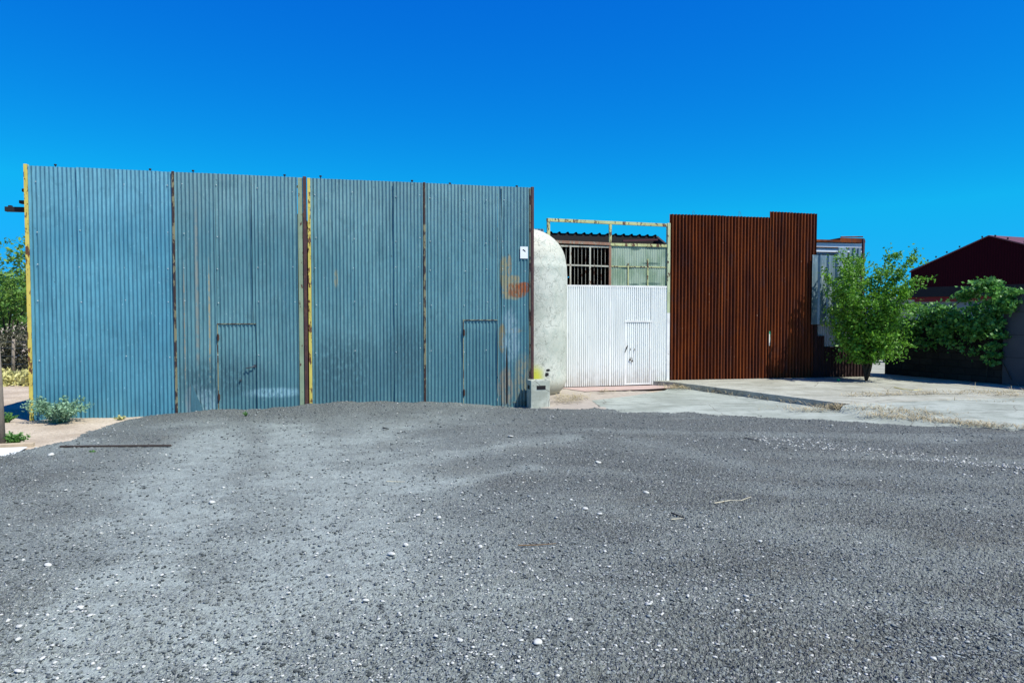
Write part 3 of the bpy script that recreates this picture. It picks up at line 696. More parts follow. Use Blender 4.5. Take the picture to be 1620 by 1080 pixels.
# right pane: cloudy green corrugated fibreglass in front of its own bars
def m_pane():
    n = NT('cloudy_green_fibreglass', .35, 0, .5); x, y, z = n.xyz()
    c = n.mix(n.ramp(n.noise(1.8, 4, n.map((2, 1, .8))), .35, .65), (.24, .34, .22), (.40, .50, .38))
    c = n.mix(n.ramp(n.noise(4, 5, n.map((5, 1, .4), loc=(3, 0, 0))), .5, .72, 0, .6), c, (.50, .56, .40))
    for (px, py, hx, hz_) in ((1005, 394, .14, .035), (1035, 393, .24, .03), (992, 424, .16, .04), (1030, 417, .26, .035), (1030, 449, .30, .035), (1003, 450, .16, .03)):
        u, zz = LG(px, py); c = n.mix(n.math('MULTIPLY', n.patch(u, zz, hx, hz_, .10, .4, 6), .75), c, (.06, .12, .10))
    n.col(c); tr = n.new('BsdfTransparent'); tr.inputs[0].default_value = (.8, .9, .75, 1); mx = n.new('MixShader'); mx.inputs[0].default_value = .22
    n.t.links.new(n.b.outputs[0], mx.inputs[1]); n.t.links.new(tr.outputs[0], mx.inputs[2]); n.t.links.new(mx.outputs[0], n.out.inputs[0]); return n.m
mb = MB(); corr(mb, uC + .035, uR - .02, zS + .0, zM - .05, .07, .004, .0, seed=4, dent=.002, z1b=gz(1052, 391)); pane = mb.build('pane', m_pane(), gt, smooth=True)
for px, a in ((993.5, .5), (1024.5, .62)):
    u = LG(px, 420)[0]; MB().box(u - .016, u + .016, -.022, -.008, z0, z0 + (z1 - z0) * a + .1).build('pane_stile', M['frame_paint'], gt)
MB().box(uC + .035, uR - .02, -.014, -.007, zH - .035, zH - .005).build('pane_rail', M['frame_paint'], gt)
# white leaves
PW = .0615
dG = (LG(988, 560)[0], LG(1028.5, 560)[0], gz(1010, 508), gz(1010, 610))
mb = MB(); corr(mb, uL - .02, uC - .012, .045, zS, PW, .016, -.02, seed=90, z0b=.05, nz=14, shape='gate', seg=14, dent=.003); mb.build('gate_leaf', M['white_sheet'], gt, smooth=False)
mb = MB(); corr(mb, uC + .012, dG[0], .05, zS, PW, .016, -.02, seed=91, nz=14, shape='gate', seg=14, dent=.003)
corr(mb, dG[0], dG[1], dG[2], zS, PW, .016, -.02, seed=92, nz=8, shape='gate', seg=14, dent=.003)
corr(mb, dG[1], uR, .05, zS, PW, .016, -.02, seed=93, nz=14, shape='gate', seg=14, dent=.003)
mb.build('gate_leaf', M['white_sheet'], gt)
MB().box(uL + .3, uR, -.036, -.008, zS - .02, zS + .03).build('top_rail', M['white_post'], gt)
MB().box(uC - .016, uC + .014, -.04, -.012, .05, zS - .02).build('meeting_strip', M['white_post'], gt)
mb = MB(); corr(mb, dG[0] + .04, dG[1] - .03, .10, dG[2] - .03, PW, .016, -.012, seed=94, nz=10, shape='gate', seg=14, dent=.002)
wd = mb.build('wicket_door', M['white_sheet'], gt)
MB().box(dG[0] - .01, dG[0] + .04, -.035, -.008, .06, dG[2] - .03).box(dG[1] - .03, dG[1] + .01, -.035, -.008, .06, dG[2] - .03).box(dG[0] - .02, dG[1] + .03, -.042, -.008, dG[2] - .03, dG[2] + .02).box(dG[0] + .04, dG[1] - .03, -.035, -.008, .06, .10).build('door_frame', M['white_post'], wd)
mb = MB()
lp = [LG(992, 546), LG(989, 552), LG(991.5, 548), LG(987.5, 557)]
mb.tube([(a, -.05, b) for a, b in lp], .010, 6); mb.build('latch', M['dark_iron'], wd); mb = MB()
a, b = LG(996, 553); mb.tube([(a, -.05, b + .04), (a + .012, -.05, b), (a - .01, -.05, b - .02)], .008, 6); mb.build('latch', M['dark_iron'], wd); mb = MB()
a, b = LG(1002.5, 553); mb.tube([(a, -.05, b + .04), (a + .01, -.05, b), (a - .01, -.05, b - .03)], .007, 6); mb.build('latch', M['dark_iron'], wd)
pass
a, b = LG(997.5, 568); mb = MB(); mb.tube([(a - .04, -.05, b), (a - .02, -.055, b + .05), (a + .02, -.055, b + .04), (a + .04, -.05, b - .03)], .006, 6); mb.box(a - .055, a - .01, -.06, -.04, b - .03, b + .005); mb.box(a + .01, a + .045, -.06, -.04, b - .07, b - .03); mb.build('padlock', M['rusty_iron'], wd)
# shed behind it: walls coloured dark for the unlit interior, ribbed roof sloping down and back
ar = GF.root('metal_shed', label='dark ribbed-roof shed behind the white gate and its bars', cat='shed')
zr = gz(960, 370.5)
def ribbed_roof(parent, u0, u1, y0, y1, zfront, zback, mat, pitch=.25):
    n = int((u1 - u0) / pitch * 8) + 1; u = np.linspace(u0, u1, n); ph = ((u - u0) / pitch) % 1; w = np.where((ph > .3) & (ph < .55), 1.0, 0.0)
    U = np.tile(u, (3, 1)); yy = np.array([y0, (y0 + y1) / 2, y1])[:, None] + U * 0; Z = np.linspace(zfront, zback, 3)[:, None] + w[None] * .045
    return MB().grid(U, yy, Z).build('roof', mat, parent)
ribbed_roof(ar, uL - .25, uR + .22, .95, 9.0, LG(960, 371, .95)[1], 3.6, M['black_roof_and_shade'])
zf0 = LG(960, 371, .95)[1]; mb = MB()
for a, b in ((uL - .2, uL - .1), (uR + .12, uR + .2)):
    mb.add([(x, y, z) for x in (a, b) for y, z in ((.12, 0), (9, 0), (9, 3.59), (.95, zf0 - .01), (.12, zf0 - .4))], [(0, 1, 2, 3, 4), (9, 8, 7, 6, 5), (0, 4, 9, 5), (4, 3, 8, 9), (3, 2, 7, 8), (2, 1, 6, 7)])
mb.box(uL - .1, uR + .12, 8.9, 8.98, 0, 3.58); mb.build('wall', M['dark_wall'], ar)
# near-black fascia painting the shaded underside below the front edge of that roof
zf = LG(960, 371, .98)[1]
MB().box(uL - .2, uR + .12, .98, 1.04, zf - .30, zf - .02).build('fascia', M['black_roof_and_shade'], ar)
# dim red pipe run under the roof, right half
a0 = LG(985, 381, .8); a1 = LG(1045, 379, .8); MB().beam((a0[0], .8, a0[1]), (a1[0], .8, a1[1]), .05, .05).build('purlin', simple('dull_red_steel', (.07, .02, .03)), ar)
# sheet of grey corrugation between blue shed and gate, seen above the tank
fs = empty('sheet_fence', GF.o + GF.n * .3, GF.a, 'grey corrugated sheet screen rising behind the tank top', 'fence')
mb = MB(); corr(mb, -2.6, uL - .05, 0, GF.L(855, 362, .3)[1], .09, .014, 0, seed=120, nz=10); mb.build('sheet', M['galv'], fs, smooth=True)

# ================================================================== RUST FENCE
def LR(px, py, off=0): return RF.L(px, py, off)
rf = RF.root('rusty_fence', label='tall rust-brown corrugated iron fence with a stepped top', cat='fence')
def rz(px, y): return LR(px, y)[1]
PR = .103
ra, rb, rc, rd = LR(1057.5, 450)[0], LR(1143, 450)[0], LR(1217, 450)[0], LR(1289, 450)[0]
mb = MB(); corr(mb, ra, rb, .10, rz(1058, 338.5), PR, .044, 0, z1b=rz(1143, 341), seed=140, nz=26, seg=14, shape='deep', dent=.006); mb.build('sheet', M['rust_sheet'], rf, smooth=True)
mb = MB(); corr(mb, rb - .05, rc, .10, rz(1143, 341.5), PR, .044, -.012, z1b=rz(1217, 344), seed=150, nz=26, seg=14, shape='deep', dent=.006); mb.build('sheet', M['rust_sheet'], rf, smooth=True)
mb = MB(); corr(mb, rc - .04, rd, .10, rz(1217, 335), PR, .044, -.026, z1b=rz(1290, 338.5), seed=160, nz=26, seg=14, shape='deep', dent=.006); mb.build('sheet', M['rust_sheet'], rf, smooth=True)
mb = MB()
for z in (.8, 2.4, 4.2): mb.box(ra, rd, .04, .08, z, z + .05)
for u in (ra + .05, rb, rc, rd - .08): mb.box(u, u + .05, .081, .13, 0, 4.6)
mb.build('frame', M['rusty_iron'], rf)
a, b = LR(1216.5, 537, -.05); mb = MB(); mb.add([(a - .012, -.062, b - .17), (a + .022, -.062, b - .18), (a + .03, -.062, b + .02), (a + .022, -.062, b + .16), (a - .01, -.062, b + .17)], [(0, 1, 2, 3, 4)]); mb.build('rag', simple('pale_plastic', (.7, .72, .62), .1, .6), rf, label='strip of pale plastic showing through a tear')
mb = MB(); mb.add([(a - .012, -.060, b + .13), (a + .035, -.060, b + .13), (a + .03, -.060, b + .24), (a, -.060, b + .25)], [(0, 1, 2, 3)]); mb.build('rag', simple('green_plastic', (.02, .35, .2), .1, .5), rf, label='green scrap of plastic')
for px, w in ((1098, .10), (1171, .08), (1252, .09)):
    u, z = LR(px, 338); zz = rz(px, 340)
    MB().tube([(u - w / 2, 0, zz - .05), (u - w / 3, .02, zz + .09), (u - w * .1, .02, zz + .13 * (w / .1)), (u + w / 4, .01, zz + .05), (u + w / 2, .0, zz - .05)], .0035, 4).build('tie_wire', M['rusty_iron'], rf)

# grey sheets to the right of it, in front of a small shed
gs = RF.root('sheet_fence', label='galvanised grey ribbed sheet screen between rusty fence and leafy tree', cat='fence')
def lz(px, y, off): return LR(px, y, off)
off = -.16
a = lz(1284.5, 403, off); b = lz(1329, 405, off); z0 = lz(1290, 513, off)[1]
mb = MB(); corr(mb, a[0], b[0], z0, a[1], .285, .022, off, seed=170, nz=14, seg=24, shape='rib', dent=.005); mb.build('sheet', M['galv'], gs)
off = -.03
a = lz(1326, 391, off); b = lz(1340.5, 391, off); MB().box(a[0], b[0], off - .02, off + .02, 1.1, a[1]).build('sheet', M['galv'], gs, bevel=.006)
a = lz(1343.5, 392, off); b = lz(1363, 392, off); mb = MB(); corr(mb, a[0], b[0], 1.15, a[1], .16, .02, off, seed=176, nz=8, seg=20, shape='rib', dent=.004); mb.build('sheet', M['galv'], gs)
off = .03
a = lz(1293, 512, off); b = lz(1332, 512, off); mb = MB(); corr(mb, a[0], b[0], lz(1300, 548, off)[1], a[1] + .1, .075, .012, off, seed=180, nz=8, dent=.003); mb.build('sheet', simple('pale_grey_sheet', (.42, .44, .47), .15, .6), gs, smooth=True)
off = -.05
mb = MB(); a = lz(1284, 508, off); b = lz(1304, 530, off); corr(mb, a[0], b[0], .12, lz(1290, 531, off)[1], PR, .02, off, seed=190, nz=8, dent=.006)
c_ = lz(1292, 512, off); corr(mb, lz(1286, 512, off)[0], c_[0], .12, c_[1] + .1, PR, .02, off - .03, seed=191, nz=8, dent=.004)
d_ = lz(1378, 548, off); corr(mb, b[0], d_[0], .12, lz(1330, 549, off)[1], PR, .02, off - .01, seed=192, nz=8, dent=.006); mb.build('sheet', simple('tree_shade_rusted_sheet', (.030, .012, .010), .5, .95, 6), gs, smooth=True, label='low rusted corrugated sheets, coloured dark for the tree shade')  # tree shade put into the near-black sheet colour
MB().beam((lz(1366, 378, .05)[0], .05, .14), (lz(1366, 378, .05)[0], .05, lz(1366, 378, .05)[1]), .06, .06).build('post', M['brown_post'], gs)
sb = RF.root('small_shed', label='small shed with a rusty roof edge and white boards behind the grey sheets', cat='shed')
o1 = .5
x0 = lz(1286, 385, o1)[0]; x1 = lz(1366, 385, o1)[0]
rot_z = lambda y: lz(1330, y, o1)[1]
MB().box(x0, x1, o1, o1 + .04, rot_z(402), rot_z(384.5) ).build('board', simple('white_board', (.62, .68, .72), .12, .6), sb)
MB().box(x0, x1, o1 - .03, o1 - .005, rot_z(393), rot_z(391.3)).build('rail', M['rusty_iron'], sb)
MB().box(x0, x1, o1 - .02, o1 - .002, rot_z(400.5), rot_z(399)).build('rail', M['dark_iron'], sb)
mb = MB(); mb.box(x0, x1 + .02, o1 - .06, o1 + 3, rot_z(383.5), rot_z(380)); mb.box(x0 + .9, x1 - .02, o1 - .05, o1 + 2.9, rot_z(380), rot_z(376.5))
mb.tube([(x0 + .95, o1, rot_z(375)), (x1 + .05, o1 + .1, rot_z(373))], .02, 6); mb.build('roof', M['rust_sheet'], sb)
MB().box(x0, x1, o1 + .05, o1 + 2.9, 0, rot_z(385)).build('wall', M['dark_wall'], sb)

# ================================================================== RIGHT SIDE: block wall, vine, houses, barn
wd_ = Vector((.36, -.933, 0)).normalized()
WB = Vector((11.84, 21.64, .14)); WA = math.atan2(wd_.y, wd_.x)           # local x runs toward the viewer, local -y faces the yard
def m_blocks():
    n = NT('shade_toned_block_wall', .95, 0, .1); bt = n.new('TexBrick'); n.put(bt.inputs['Vector'], n.map((1, 1, 1), rot=(math.pi / 2, 0, 0)))
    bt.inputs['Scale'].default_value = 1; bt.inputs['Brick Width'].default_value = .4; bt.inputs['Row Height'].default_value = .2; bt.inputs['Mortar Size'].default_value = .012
    n.put(bt.inputs['Color1'], (.030, .028, .024)); n.put(bt.inputs['Color2'], (.045, .042, .036)); n.put(bt.inputs['Mortar'], (.022, .020, .018))  # block and mortar colours lowered to paint in the wall's deep shade
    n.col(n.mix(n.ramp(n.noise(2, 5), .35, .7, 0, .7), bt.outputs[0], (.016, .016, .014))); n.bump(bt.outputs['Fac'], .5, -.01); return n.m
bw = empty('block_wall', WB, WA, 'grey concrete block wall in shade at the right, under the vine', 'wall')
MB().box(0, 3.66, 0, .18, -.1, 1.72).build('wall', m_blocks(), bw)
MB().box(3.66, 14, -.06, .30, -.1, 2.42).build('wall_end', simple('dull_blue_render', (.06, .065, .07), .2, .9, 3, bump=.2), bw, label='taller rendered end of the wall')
mb = MB()
for z in (.75, 1.35, 1.95): mb.box(3.67, 13.9, -.066, -.0601, z, z + .012)
for x in (4.4, 5.2, 6.0): mb.box(x, x + .012, -.0665, -.0602, 0, 2.4)
mb.build('joint', M['dark_wall'], bw)

# white lit garden wall seen through the gap under the tree
dw = D(1385, 560, 30)
MB().box(dw.x - 3.2, dw.x + 1.6, 30, 30.2, -.1, 1.25).build('garden_wall', simple('white_render', (.55, .60, .58), .1, .8), label='low white wall seen through the gap beside the tree', cat='wall')
mb = MB()
for i in range(3): mb.box(dw.x - 2.2, dw.x + 1.0, 29.4 - i * .3 , 29.4 - i * .3 + .28, .0, .45 - i * .15)
mb.build('steps', simple('grey_step', (.25, .27, .26), .2, .9), label='grey steps in front of the low white wall', cat='steps')

# white house with red trim
hp = D(1432, 480, 30)
hs = empty('house', (hp.x, 30, 0), R(-52), 'low white house with a dark roof and red trim behind the block wall', 'house')
zt_ = D(1440, 478, 30).z
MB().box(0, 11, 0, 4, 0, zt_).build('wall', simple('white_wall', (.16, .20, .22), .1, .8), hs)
MB().box(-.1, 11.1, -.16, -.04, zt_ + .0, zt_ + .20).build('fascia', simple('red_trim', (.16, .006, .006), .15, .5), hs)
mb = MB(); mb.box(-.15, 11.2, -.3, 4.2, zt_ + .201, zt_ + .62); mb.build('roof', M['black_roof_and_shade'], hs)
MB().box(3.2, 3.55, -.02, .02, zt_ - .55, zt_ - .2).build('vent', M['black_roof_and_shade'], hs)
# grey panel to its left
gp = D(1400, 500, 27)
MB().box(gp.x, gp.x + 1.15, 27, 27.1, 0, D(1420, 474, 27).z).build('panel_fence', simple('grey_green_panel', (.07, .09, .09), .15, .8), label='dull grey panel between tree and white house', cat='panel')
pr = D(1400, 466, 33)
MB().box(pr.x, pr.x + 2.0, 33, 36, 0, D(1420, 468, 33).z).build('outbuilding', simple('white_outbuilding', (.62, .66, .66), .1, .8), label='far white outbuilding just visible through the tree', cat='building')
# red barn
g = Vector((.36, -.933, 0)).normalized(); lft = D(1441, 427, 44)
bn = empty('barn', (lft.x, lft.y, 0), math.atan2(g.y, g.x), 'large dark red gabled barn at the far right', 'barn')
ez = lft.z; rzz = 6.6; hw_ = 4.95
def m_barn():
    n = NT('dark_red_sheet', .85, 0, .06); w = n.new('TexWave'); w.wave_type = 'BANDS'; w.bands_direction = 'X'; w.inputs['Scale'].default_value = 2.0
    n.put(w.inputs['Vector'], n.co)
    c = n.mix(w.outputs['Fac'], (.018, .0015, .004), (.026, .002, .006)); n.col(c); n.bump(w.outputs['Fac'], .3, .02); return n.m
MB().add([(0, 0, 0), (2 * hw_, 0, 0), (2 * hw_, 0, ez), (hw_, 0, rzz), (0, 0, ez), (0, 18, 0), (2 * hw_, 18, 0), (2 * hw_, 18, ez), (hw_, 18, rzz), (0, 18, ez)],
         [(0, 1, 2, 3, 4), (9, 8, 7, 6, 5), (0, 4, 9, 5), (1, 6, 7, 2)]).build('wall', m_barn(), bn)
rm = simple('dull_red_roof', (.11, .035, .04), .2, .6, 2)
mb = MB()
for s in (-1, 1):
    x_e = hw_ + s * (hw_ + .06); ze = ez - .08
    mb.add([(hw_, -.08, rzz + .06), (x_e, -.08, ze), (x_e, 18.2, ze), (hw_, 18.2, rzz + .06), (hw_, -.08, rzz + .0), (x_e, -.08, ze - .08), (x_e, 18.2, ze - .08), (hw_, 18.2, rzz + .0)],
           [(0, 1, 2, 3), (7, 6, 5, 4), (0, 4, 5, 1), (1, 5, 6, 2), (2, 6, 7, 3)])
mb.build('roof', rm, bn)
mb = MB()
for t in (.25, .36, .5, .66, .93, 1.08, 1.22, 1.4):
    x = hw_ * t; z = ez + (rzz - ez) * (1 - abs(1 - t)) + .06; MB().tube([(x, -.1, z), (x, -.1, z + .10)], .045, 6).build('roof_bolt', M['dark_iron'], bn)

# ------------------------------------------------------------------ foliage
def leaves_mesh(name, P, N, size, asp=.55, kite=True, droop=.0):
    """P (n,3) centres, size (n,), random orientation biased by N"""
    n = len(P); d = rng.normal(size=(n, 3)); d[:, 2] -= droop; d /= np.linalg.norm(d, axis=1)[:, None]
    nn = rng.normal(size=(n, 3)) + N; s = np.cross(d, nn); s /= np.linalg.norm(s, axis=1)[:, None] + 1e-9
    up = np.cross(s, d)
    L = size[:, None] * .5; Wd = L * asp
    a = P - d * L; b = P + s * Wd - d * L * .1 + up * L * .18; c = P + d * L; e = P - s * Wd - d * L * .1 + up * L * .18
    V = np.stack([a, b, c, e], 1).reshape(-1, 3); i = np.arange(n)[:, None] * 4
    F = np.concatenate([np.concatenate([i, i + 1, i + 2], 1), np.concatenate([i, i + 2, i + 3], 1)])
    return mesh_np(name, V, F)
def branchy(base, height, spread, nlimb, seed, up=.8, lean=(0, 0), first=3):
    r = random.Random(seed); paths = []; tips = []
    for k in range(nlimb):
        az = 2 * math.pi * (k + r.random() * .7) / nlimb; p = Vector(base); path = [p.copy()]
        hgt = height * r.uniform(.6, 1.0); m = 8; sp = spread * r.uniform(.4, 1.0)
        for i in range(1, m + 1):
            t = i / m
            q = Vector(base) + Vector((math.cos(az) * sp * t ** 1.3 + lean[0] * t, math.sin(az) * sp * t ** 1.3 + lean[1] * t, hgt * t ** up)) + Vector((r.uniform(-1, 1), r.uniform(-1, 1), r.uniform(-1, 1))) * height * .02
            path.append(q)
            if i >= first:
                for _ in range(3):
                    L = height * r.uniform(.12, .28) * (1.15 - t * .5); az2 = az + r.uniform(-1.6, 1.6); el = r.uniform(-.1, 1.1)
                    e = q + Vector((math.cos(az2) * math.cos(el), math.sin(az2) * math.cos(el), math.sin(el))) * L
                    paths.append(([q, q.lerp(e, .5) + Vector((0, 0, L * .06)), e], .006, .002)); tips.append((q, e))
        paths.append((path, .035 * height / 4, .004)); tips.append((path[-2], path[-1] + (path[-1] - path[-2]) * .6))
    return paths, tips
def make_tree(name, base, height, spread, nlimb, seed, per, leaf, lmat, label, cat='tree', low=.15, lean=(0, 0), group=None, sig=.09, up=.8, keep=None, first=3):
    t = empty(name, base, 0, label, cat, group); paths, tips = branchy((0, 0, 0), height, spread, nlimb, seed, up, lean, first)
    mb = MB()
    for p, r0, r1 in paths: mb.tube(p, r0, 5, r1)
    mb.build('trunk', M['bark'], t, smooth=True)
    P = []
    for a, b in tips:
        a = np.array(a); b = np.array(b); u = rng.random((per, 1)) ** .8
        P.append(a + (b - a) * (u * 1.15) + rng.normal(size=(per, 3)) * height * sig * (.35 + .4 * rng.random()))
    P = np.concatenate(P); P = P[P[:, 2] > height * low]
    if keep is not None: P = P[keep(P)]
    s = leaf * (.6 + .8 * rng.random(len(P)))
    me = leaves_mesh('crown', P, np.array([.3, -.1, .8]), s); link('crown', me, lmat, t)
    return t
# leafy young tree in front of the grey sheets
tb = D(1370, 600, 19.3); make_tree('young_tree', (tb.x, 19.3, .12), 3.45, .92, 20, 8, 44, .085, M['leaf'], 'leafy bright green young tree beside the grey sheets', low=.15, sig=.032, lean=(.0, -.1), up=1.0, first=2)
# trees beyond the fence on the left
for (px, dep, h, sp, sd, lab) in ((14, 27, 4.7, 2.3, 21, 'feathery green tree rising behind the left wire fence, next to the yellow post'), (-45, 31, 4.2, 3.0, 22, 'second green tree behind the wire fence, at the left border'), (62, 34, 4.0, 3.0, 23, 'darker tree half hidden behind the left end of the blue shed')):
    p = D(px, 590, dep); make_tree('tree', (p.x, dep, 0), h, sp, 9, sd, 24, .17, M['far_leaf'], lab, low=.2, sig=.055, group=None)
# brush behind the fence
def brush(name, cx, cy, w, d, h, n, leaf, mat, label, cat=None, kind=None, rz=0):
    P = np.stack([(rng.random(n) - .5) * w, (rng.random(n) - .5) * d, rng.random(n) ** 1.3 * h], -1)
    P[:, 2] *= .55 + .9 * np.clip(fbm(P[:, 0] * 1.2 + cx, P[:, 1] * 1.2, 55) + .5, 0, 1)
    me = leaves_mesh(name, P, np.array([0, 0, .5]), leaf * (.6 + .8 * rng.random(n)), .35)
    o = link(name, me, mat, loc=(cx, cy, 0), label=label, kind=kind)
    if cat: o['category'] = cat
    return o
p = D(10, 590, 25); brush('hedge', p.x - 1.5, 25.5, 12, 1.5, 1.5, 18000, .16, M['brush'], 'dull brown-green brushwood hedge behind the wire fence', 'hedge')
brush('dry_grass', D(10, 600, 21).x, 20.2, 8, 1.8, .36, 7000, .20, M['yellow_grass'], 'yellow dry grass at the foot of the wire fence', kind='stuff')
# wire fence on the left
fx = D(20, 600, 21.2); wf = empty('wire_fence', (fx.x, 21.2, 0), R(2), 'wire fence on grey timber posts at the far left', 'fence')
for dx in (-4.2, -2.1, .0, 2.1): MB().tube([(dx, 0, -.1), (dx + .06, 0, 1.28)], .05, 7, .045).build('post', M['timber'], wf, smooth=True)
mb = MB()
for z in (.25, .5, .75, 1.0, 1.2): mb.tube([(-4.2, -.05, z), (2.1, -.05, z)], .008, 4)
mb.build('wire', M['bolt'], wf)
# near timber post at the left border
pb = D(2, 705, 10.35); MB().tube([(0, 0, -.15), (-.02, .0, .9), (-.05, 0, 1.72)], .062, 9, .05).build('fence_post', M['timber'], None, True, loc=(pb.x, 10.35, 0), label='weathered grey timber post standing close at the left border', cat='post')
# plank, white slab, bar
pl = W(-40, 713); pr_ = W(54, 708)
MB().beam((pl.x, pl.y, .05), (pr_.x, pr_.y, .045), .09, .07).build('plank', simple('pale_plank', (.45, .36, .25), .3, .85, 10), label='pale wooden beam lying at the left border beside the timber post', cat='beam', bevel=.006)
a, b, c = W(-60, 716), W(44, 712), W(-60, 745)
sheetpoly('white_slab', [a, b, W(20, 726), c], .052, simple('white_concrete', (.62, .63, .60), .08, .8), label='white concrete corner at the bottom left of the wooden beam', cat='slab')
a, b = W(95, 706.5, .07), W(271, 706, .07)
MB().beam((a.x, a.y, .075), (b.x, b.y, .085), .03, .028).build('metal_bar', simple('rusty_brown_bar', (.06, .045, .035), .5, .8, 6), label='long rusty brown bar lying on the gravel at the left', cat='bar', bevel=.004)

# bush at the left post and small weeds
def bush(name, cx, cy, w, h, n, leaf, mat, label, z=0, stems=26, cat='bush'):
    t = empty(name, (cx, cy, z), 0, label, cat); mb = MB(); P = []
    for k in range(stems):
        az = random.uniform(0, 6.28); sp = w / 2 * random.uniform(.25, 1.0); hh = h * random.uniform(.45, 1.0) * (1 - .35 * sp / (w / 2))
        pts = [Vector((math.cos(az) * sp * t_ ** .9, math.sin(az) * sp * .6 * t_ ** .9, hh * math.sin(t_ * 1.5))) for t_ in (0, .3, .6, 1)]
        mb.tube(pts, .006, 4, .002)
        m = n // stems; u = rng.random(m) * 3; i = np.minimum(u.astype(int), 2); f = (u - i)[:, None]; A = np.array([tuple(v) for v in pts])
        P.append(A[i] * (1 - f) + A[i + 1] * f + rng.normal(size=(m, 3)) * .028 * (w / 1.0))
    mb.build('stems', M['bark'] if n < 50 else M['weed_leaf'], t); P = np.concatenate(P); P[:, 2] = np.abs(P[:, 2])
    link('foliage', leaves_mesh('foliage', P, np.array([.2, -.2, .6]), leaf * (.5 + rng.random(len(P)))), mat, t); return t
p = W(92, 668); bush('bush', p.x, p.y + .0, 1.25, .62, 5200, .045, M['bush_leaf'], 'spreading grey-green bush at the foot of the yellow left post', .0)
p = W(25, 702); bush('weed', p.x, p.y, .55, .20, 1500, .035, M['weed_leaf'], 'low green weed beside the timber post at the left border', 0, cat='weed')
p = W(12, 668); bush('weed', p.x, p.y, .35, .22, 600, .035, M['weed_leaf'], 'small weed in the shade behind the timber post', 0, cat='weed')
p = W(257, 655); bush('weed', p.x, p.y, .28, .08, 300, .03, M['weed_leaf'], 'tiny green weed at the foot of the first blue leaf', .03, 8, 'weed')
p = W(389, 664); bush('weed', p.x, p.y, .14, .14, 160, .03, M['weed_leaf'], 'tiny upright green weed on the gravel below the left wicket door', .06, 8, 'weed')
p = W(148, 722); bush('weed', p.x, p.y, .16, .06, 160, .025, M['weed_leaf'], 'tiny green weed on the gravel below the rusty bar', .04, 8, 'weed')
p = W(192, 664); bush('weed', p.x, p.y, .42, .12, 360, .03, M['yellow_grass'], 'yellowed low weed on the sandy bank by the blue wall', .0, 10, 'weed')

# vine over the wall
def vine():
    t = empty('vine', WB + wd_ * 3.5, WA, 'green climbing vine spilling over the dark block wall', 'vine')
    lines = []
    def lw(px, py, off):                     # wall plane, local x measured from WB
        f = Frame(WB.x, WB.y, WA); return f.L(px, py, off)
    pts = []
    def blob(px, py, rx, rz_, n, off=-.25, dy=.22):
        u, z = lw(px, py, off); pts.append(np.stack([u - 3.5 + rng.normal(size=n) * rx, off + rng.normal(size=n) * dy, z - .14 + rng.normal(size=n) * rz_], -1))
    for (px, py, n, r) in ((1404, 505, 160, .16), (1420, 512, 180, .2), (1436, 518, 180, .18), (1452, 512, 260, .22), (1470, 500, 300, .24), (1488, 492, 330, .2), (1502, 497, 260, .2), (1518, 505, 300, .24), (1535, 512, 320, .22), (1500, 520, 260, .2), (1482, 525, 150, .16),
                           (1528, 468, 260, .13), (1540, 460, 260, .13), (1556, 452, 320, .13), (1566, 447, 200, .10), (1578, 460, 260, .13), (1590, 470, 300, .13), (1600, 482, 260, .13), (1588, 488, 260, .15), (1572, 480, 200, .15), (1575, 498, 240, .15), (1566, 510, 240, .16), (1550, 500, 260, .2), (1545, 486, 150, .15),
                           (1607, 462, 110, .09), (1580, 530, 180, .10), (1572, 548, 160, .09), (1573, 562, 110, .08), (1570, 574, 70, .06), (1575, 515, 160, .12), (1552, 530, 130, .13), (1540, 556, 50, .14), (1520, 548, 40, .14), (1455, 540, 40, .14), (1415, 530, 60, .14), (1390, 520, 120, .18), (1440, 532, 150, .16), (1466, 545, 110, .15), (1500, 540, 120, .16), (1556, 520, 150, .14), (1535, 532, 120, .14), (1425, 545, 60, .14), (1452, 490, 120, .16)):
        blob(px, py, r * .75, r * .55, int(n * .95), -.30 if py > 500 else -.18, .18)
    P = np.concatenate(pts)
    link('foliage', leaves_mesh('foliage', P, np.array([-.2, -.6, .8]), .10 * (.6 + .8 * rng.random(len(P))), .85), M['vine_leaf'], t)
    mb = MB()
    for path in (((1600, 600), (1580, 560), (1576, 520), (1585, 480), (1560, 455), (1530, 468), (1500, 492), (1460, 505), (1410, 510)), ((1560, 600), (1566, 540), (1540, 510), (1500, 515), (1440, 515))):
        q = [lw(px, py, -.12) for px, py in path]; mb.tube([(a - 3.5, -.12, b - .14) for a, b in q], .014, 5)
    mb.build('stem', M['bark'], t)
vine()

# ------------------------------------------------------------------ dry straw, weeds, litter
def straw(name, areas, label, zf, mat='dry_leaf', h=.05, L=.16):
    P = []
    for (px, py, sx, sy, n) in areas:
        q = W(px, py); x = q.x + rng.normal(size=n) * sx; y = q.y + rng.normal(size=n) * sy
        P.append(np.stack([x, y, zf(x, y) + rng.random(n) ** 2 * h], -1))
    P = np.concatenate(P); n = len(P); az = rng.random(n) * 6.28; el = (rng.random(n) - .35) * .9; l = L * (.4 + rng.random(n))
    d = np.stack([np.cos(az) * np.cos(el), np.sin(az) * np.cos(el), np.abs(np.sin(el))], -1) * l[:, None]; w = np.stack([-np.sin(az), np.cos(az), az * 0], -1) * .0045
    c = d * .5 + np.stack([az * 0, az * 0, l * .06], -1) + rng.normal(size=(n, 3)) * .012
    V = np.stack([P - w, P + w, P + c + w, P + c - w, P + d], 1).reshape(-1, 3); i = np.arange(n)[:, None] * 5
    F = np.concatenate([np.concatenate([i, i + 1, i + 2], 1), np.concatenate([i, i + 2, i + 3], 1), np.concatenate([i + 3, i + 2, i + 4], 1)])
    return link(name, mesh_np(name, V, F), M[mat], kind='stuff', label=label)
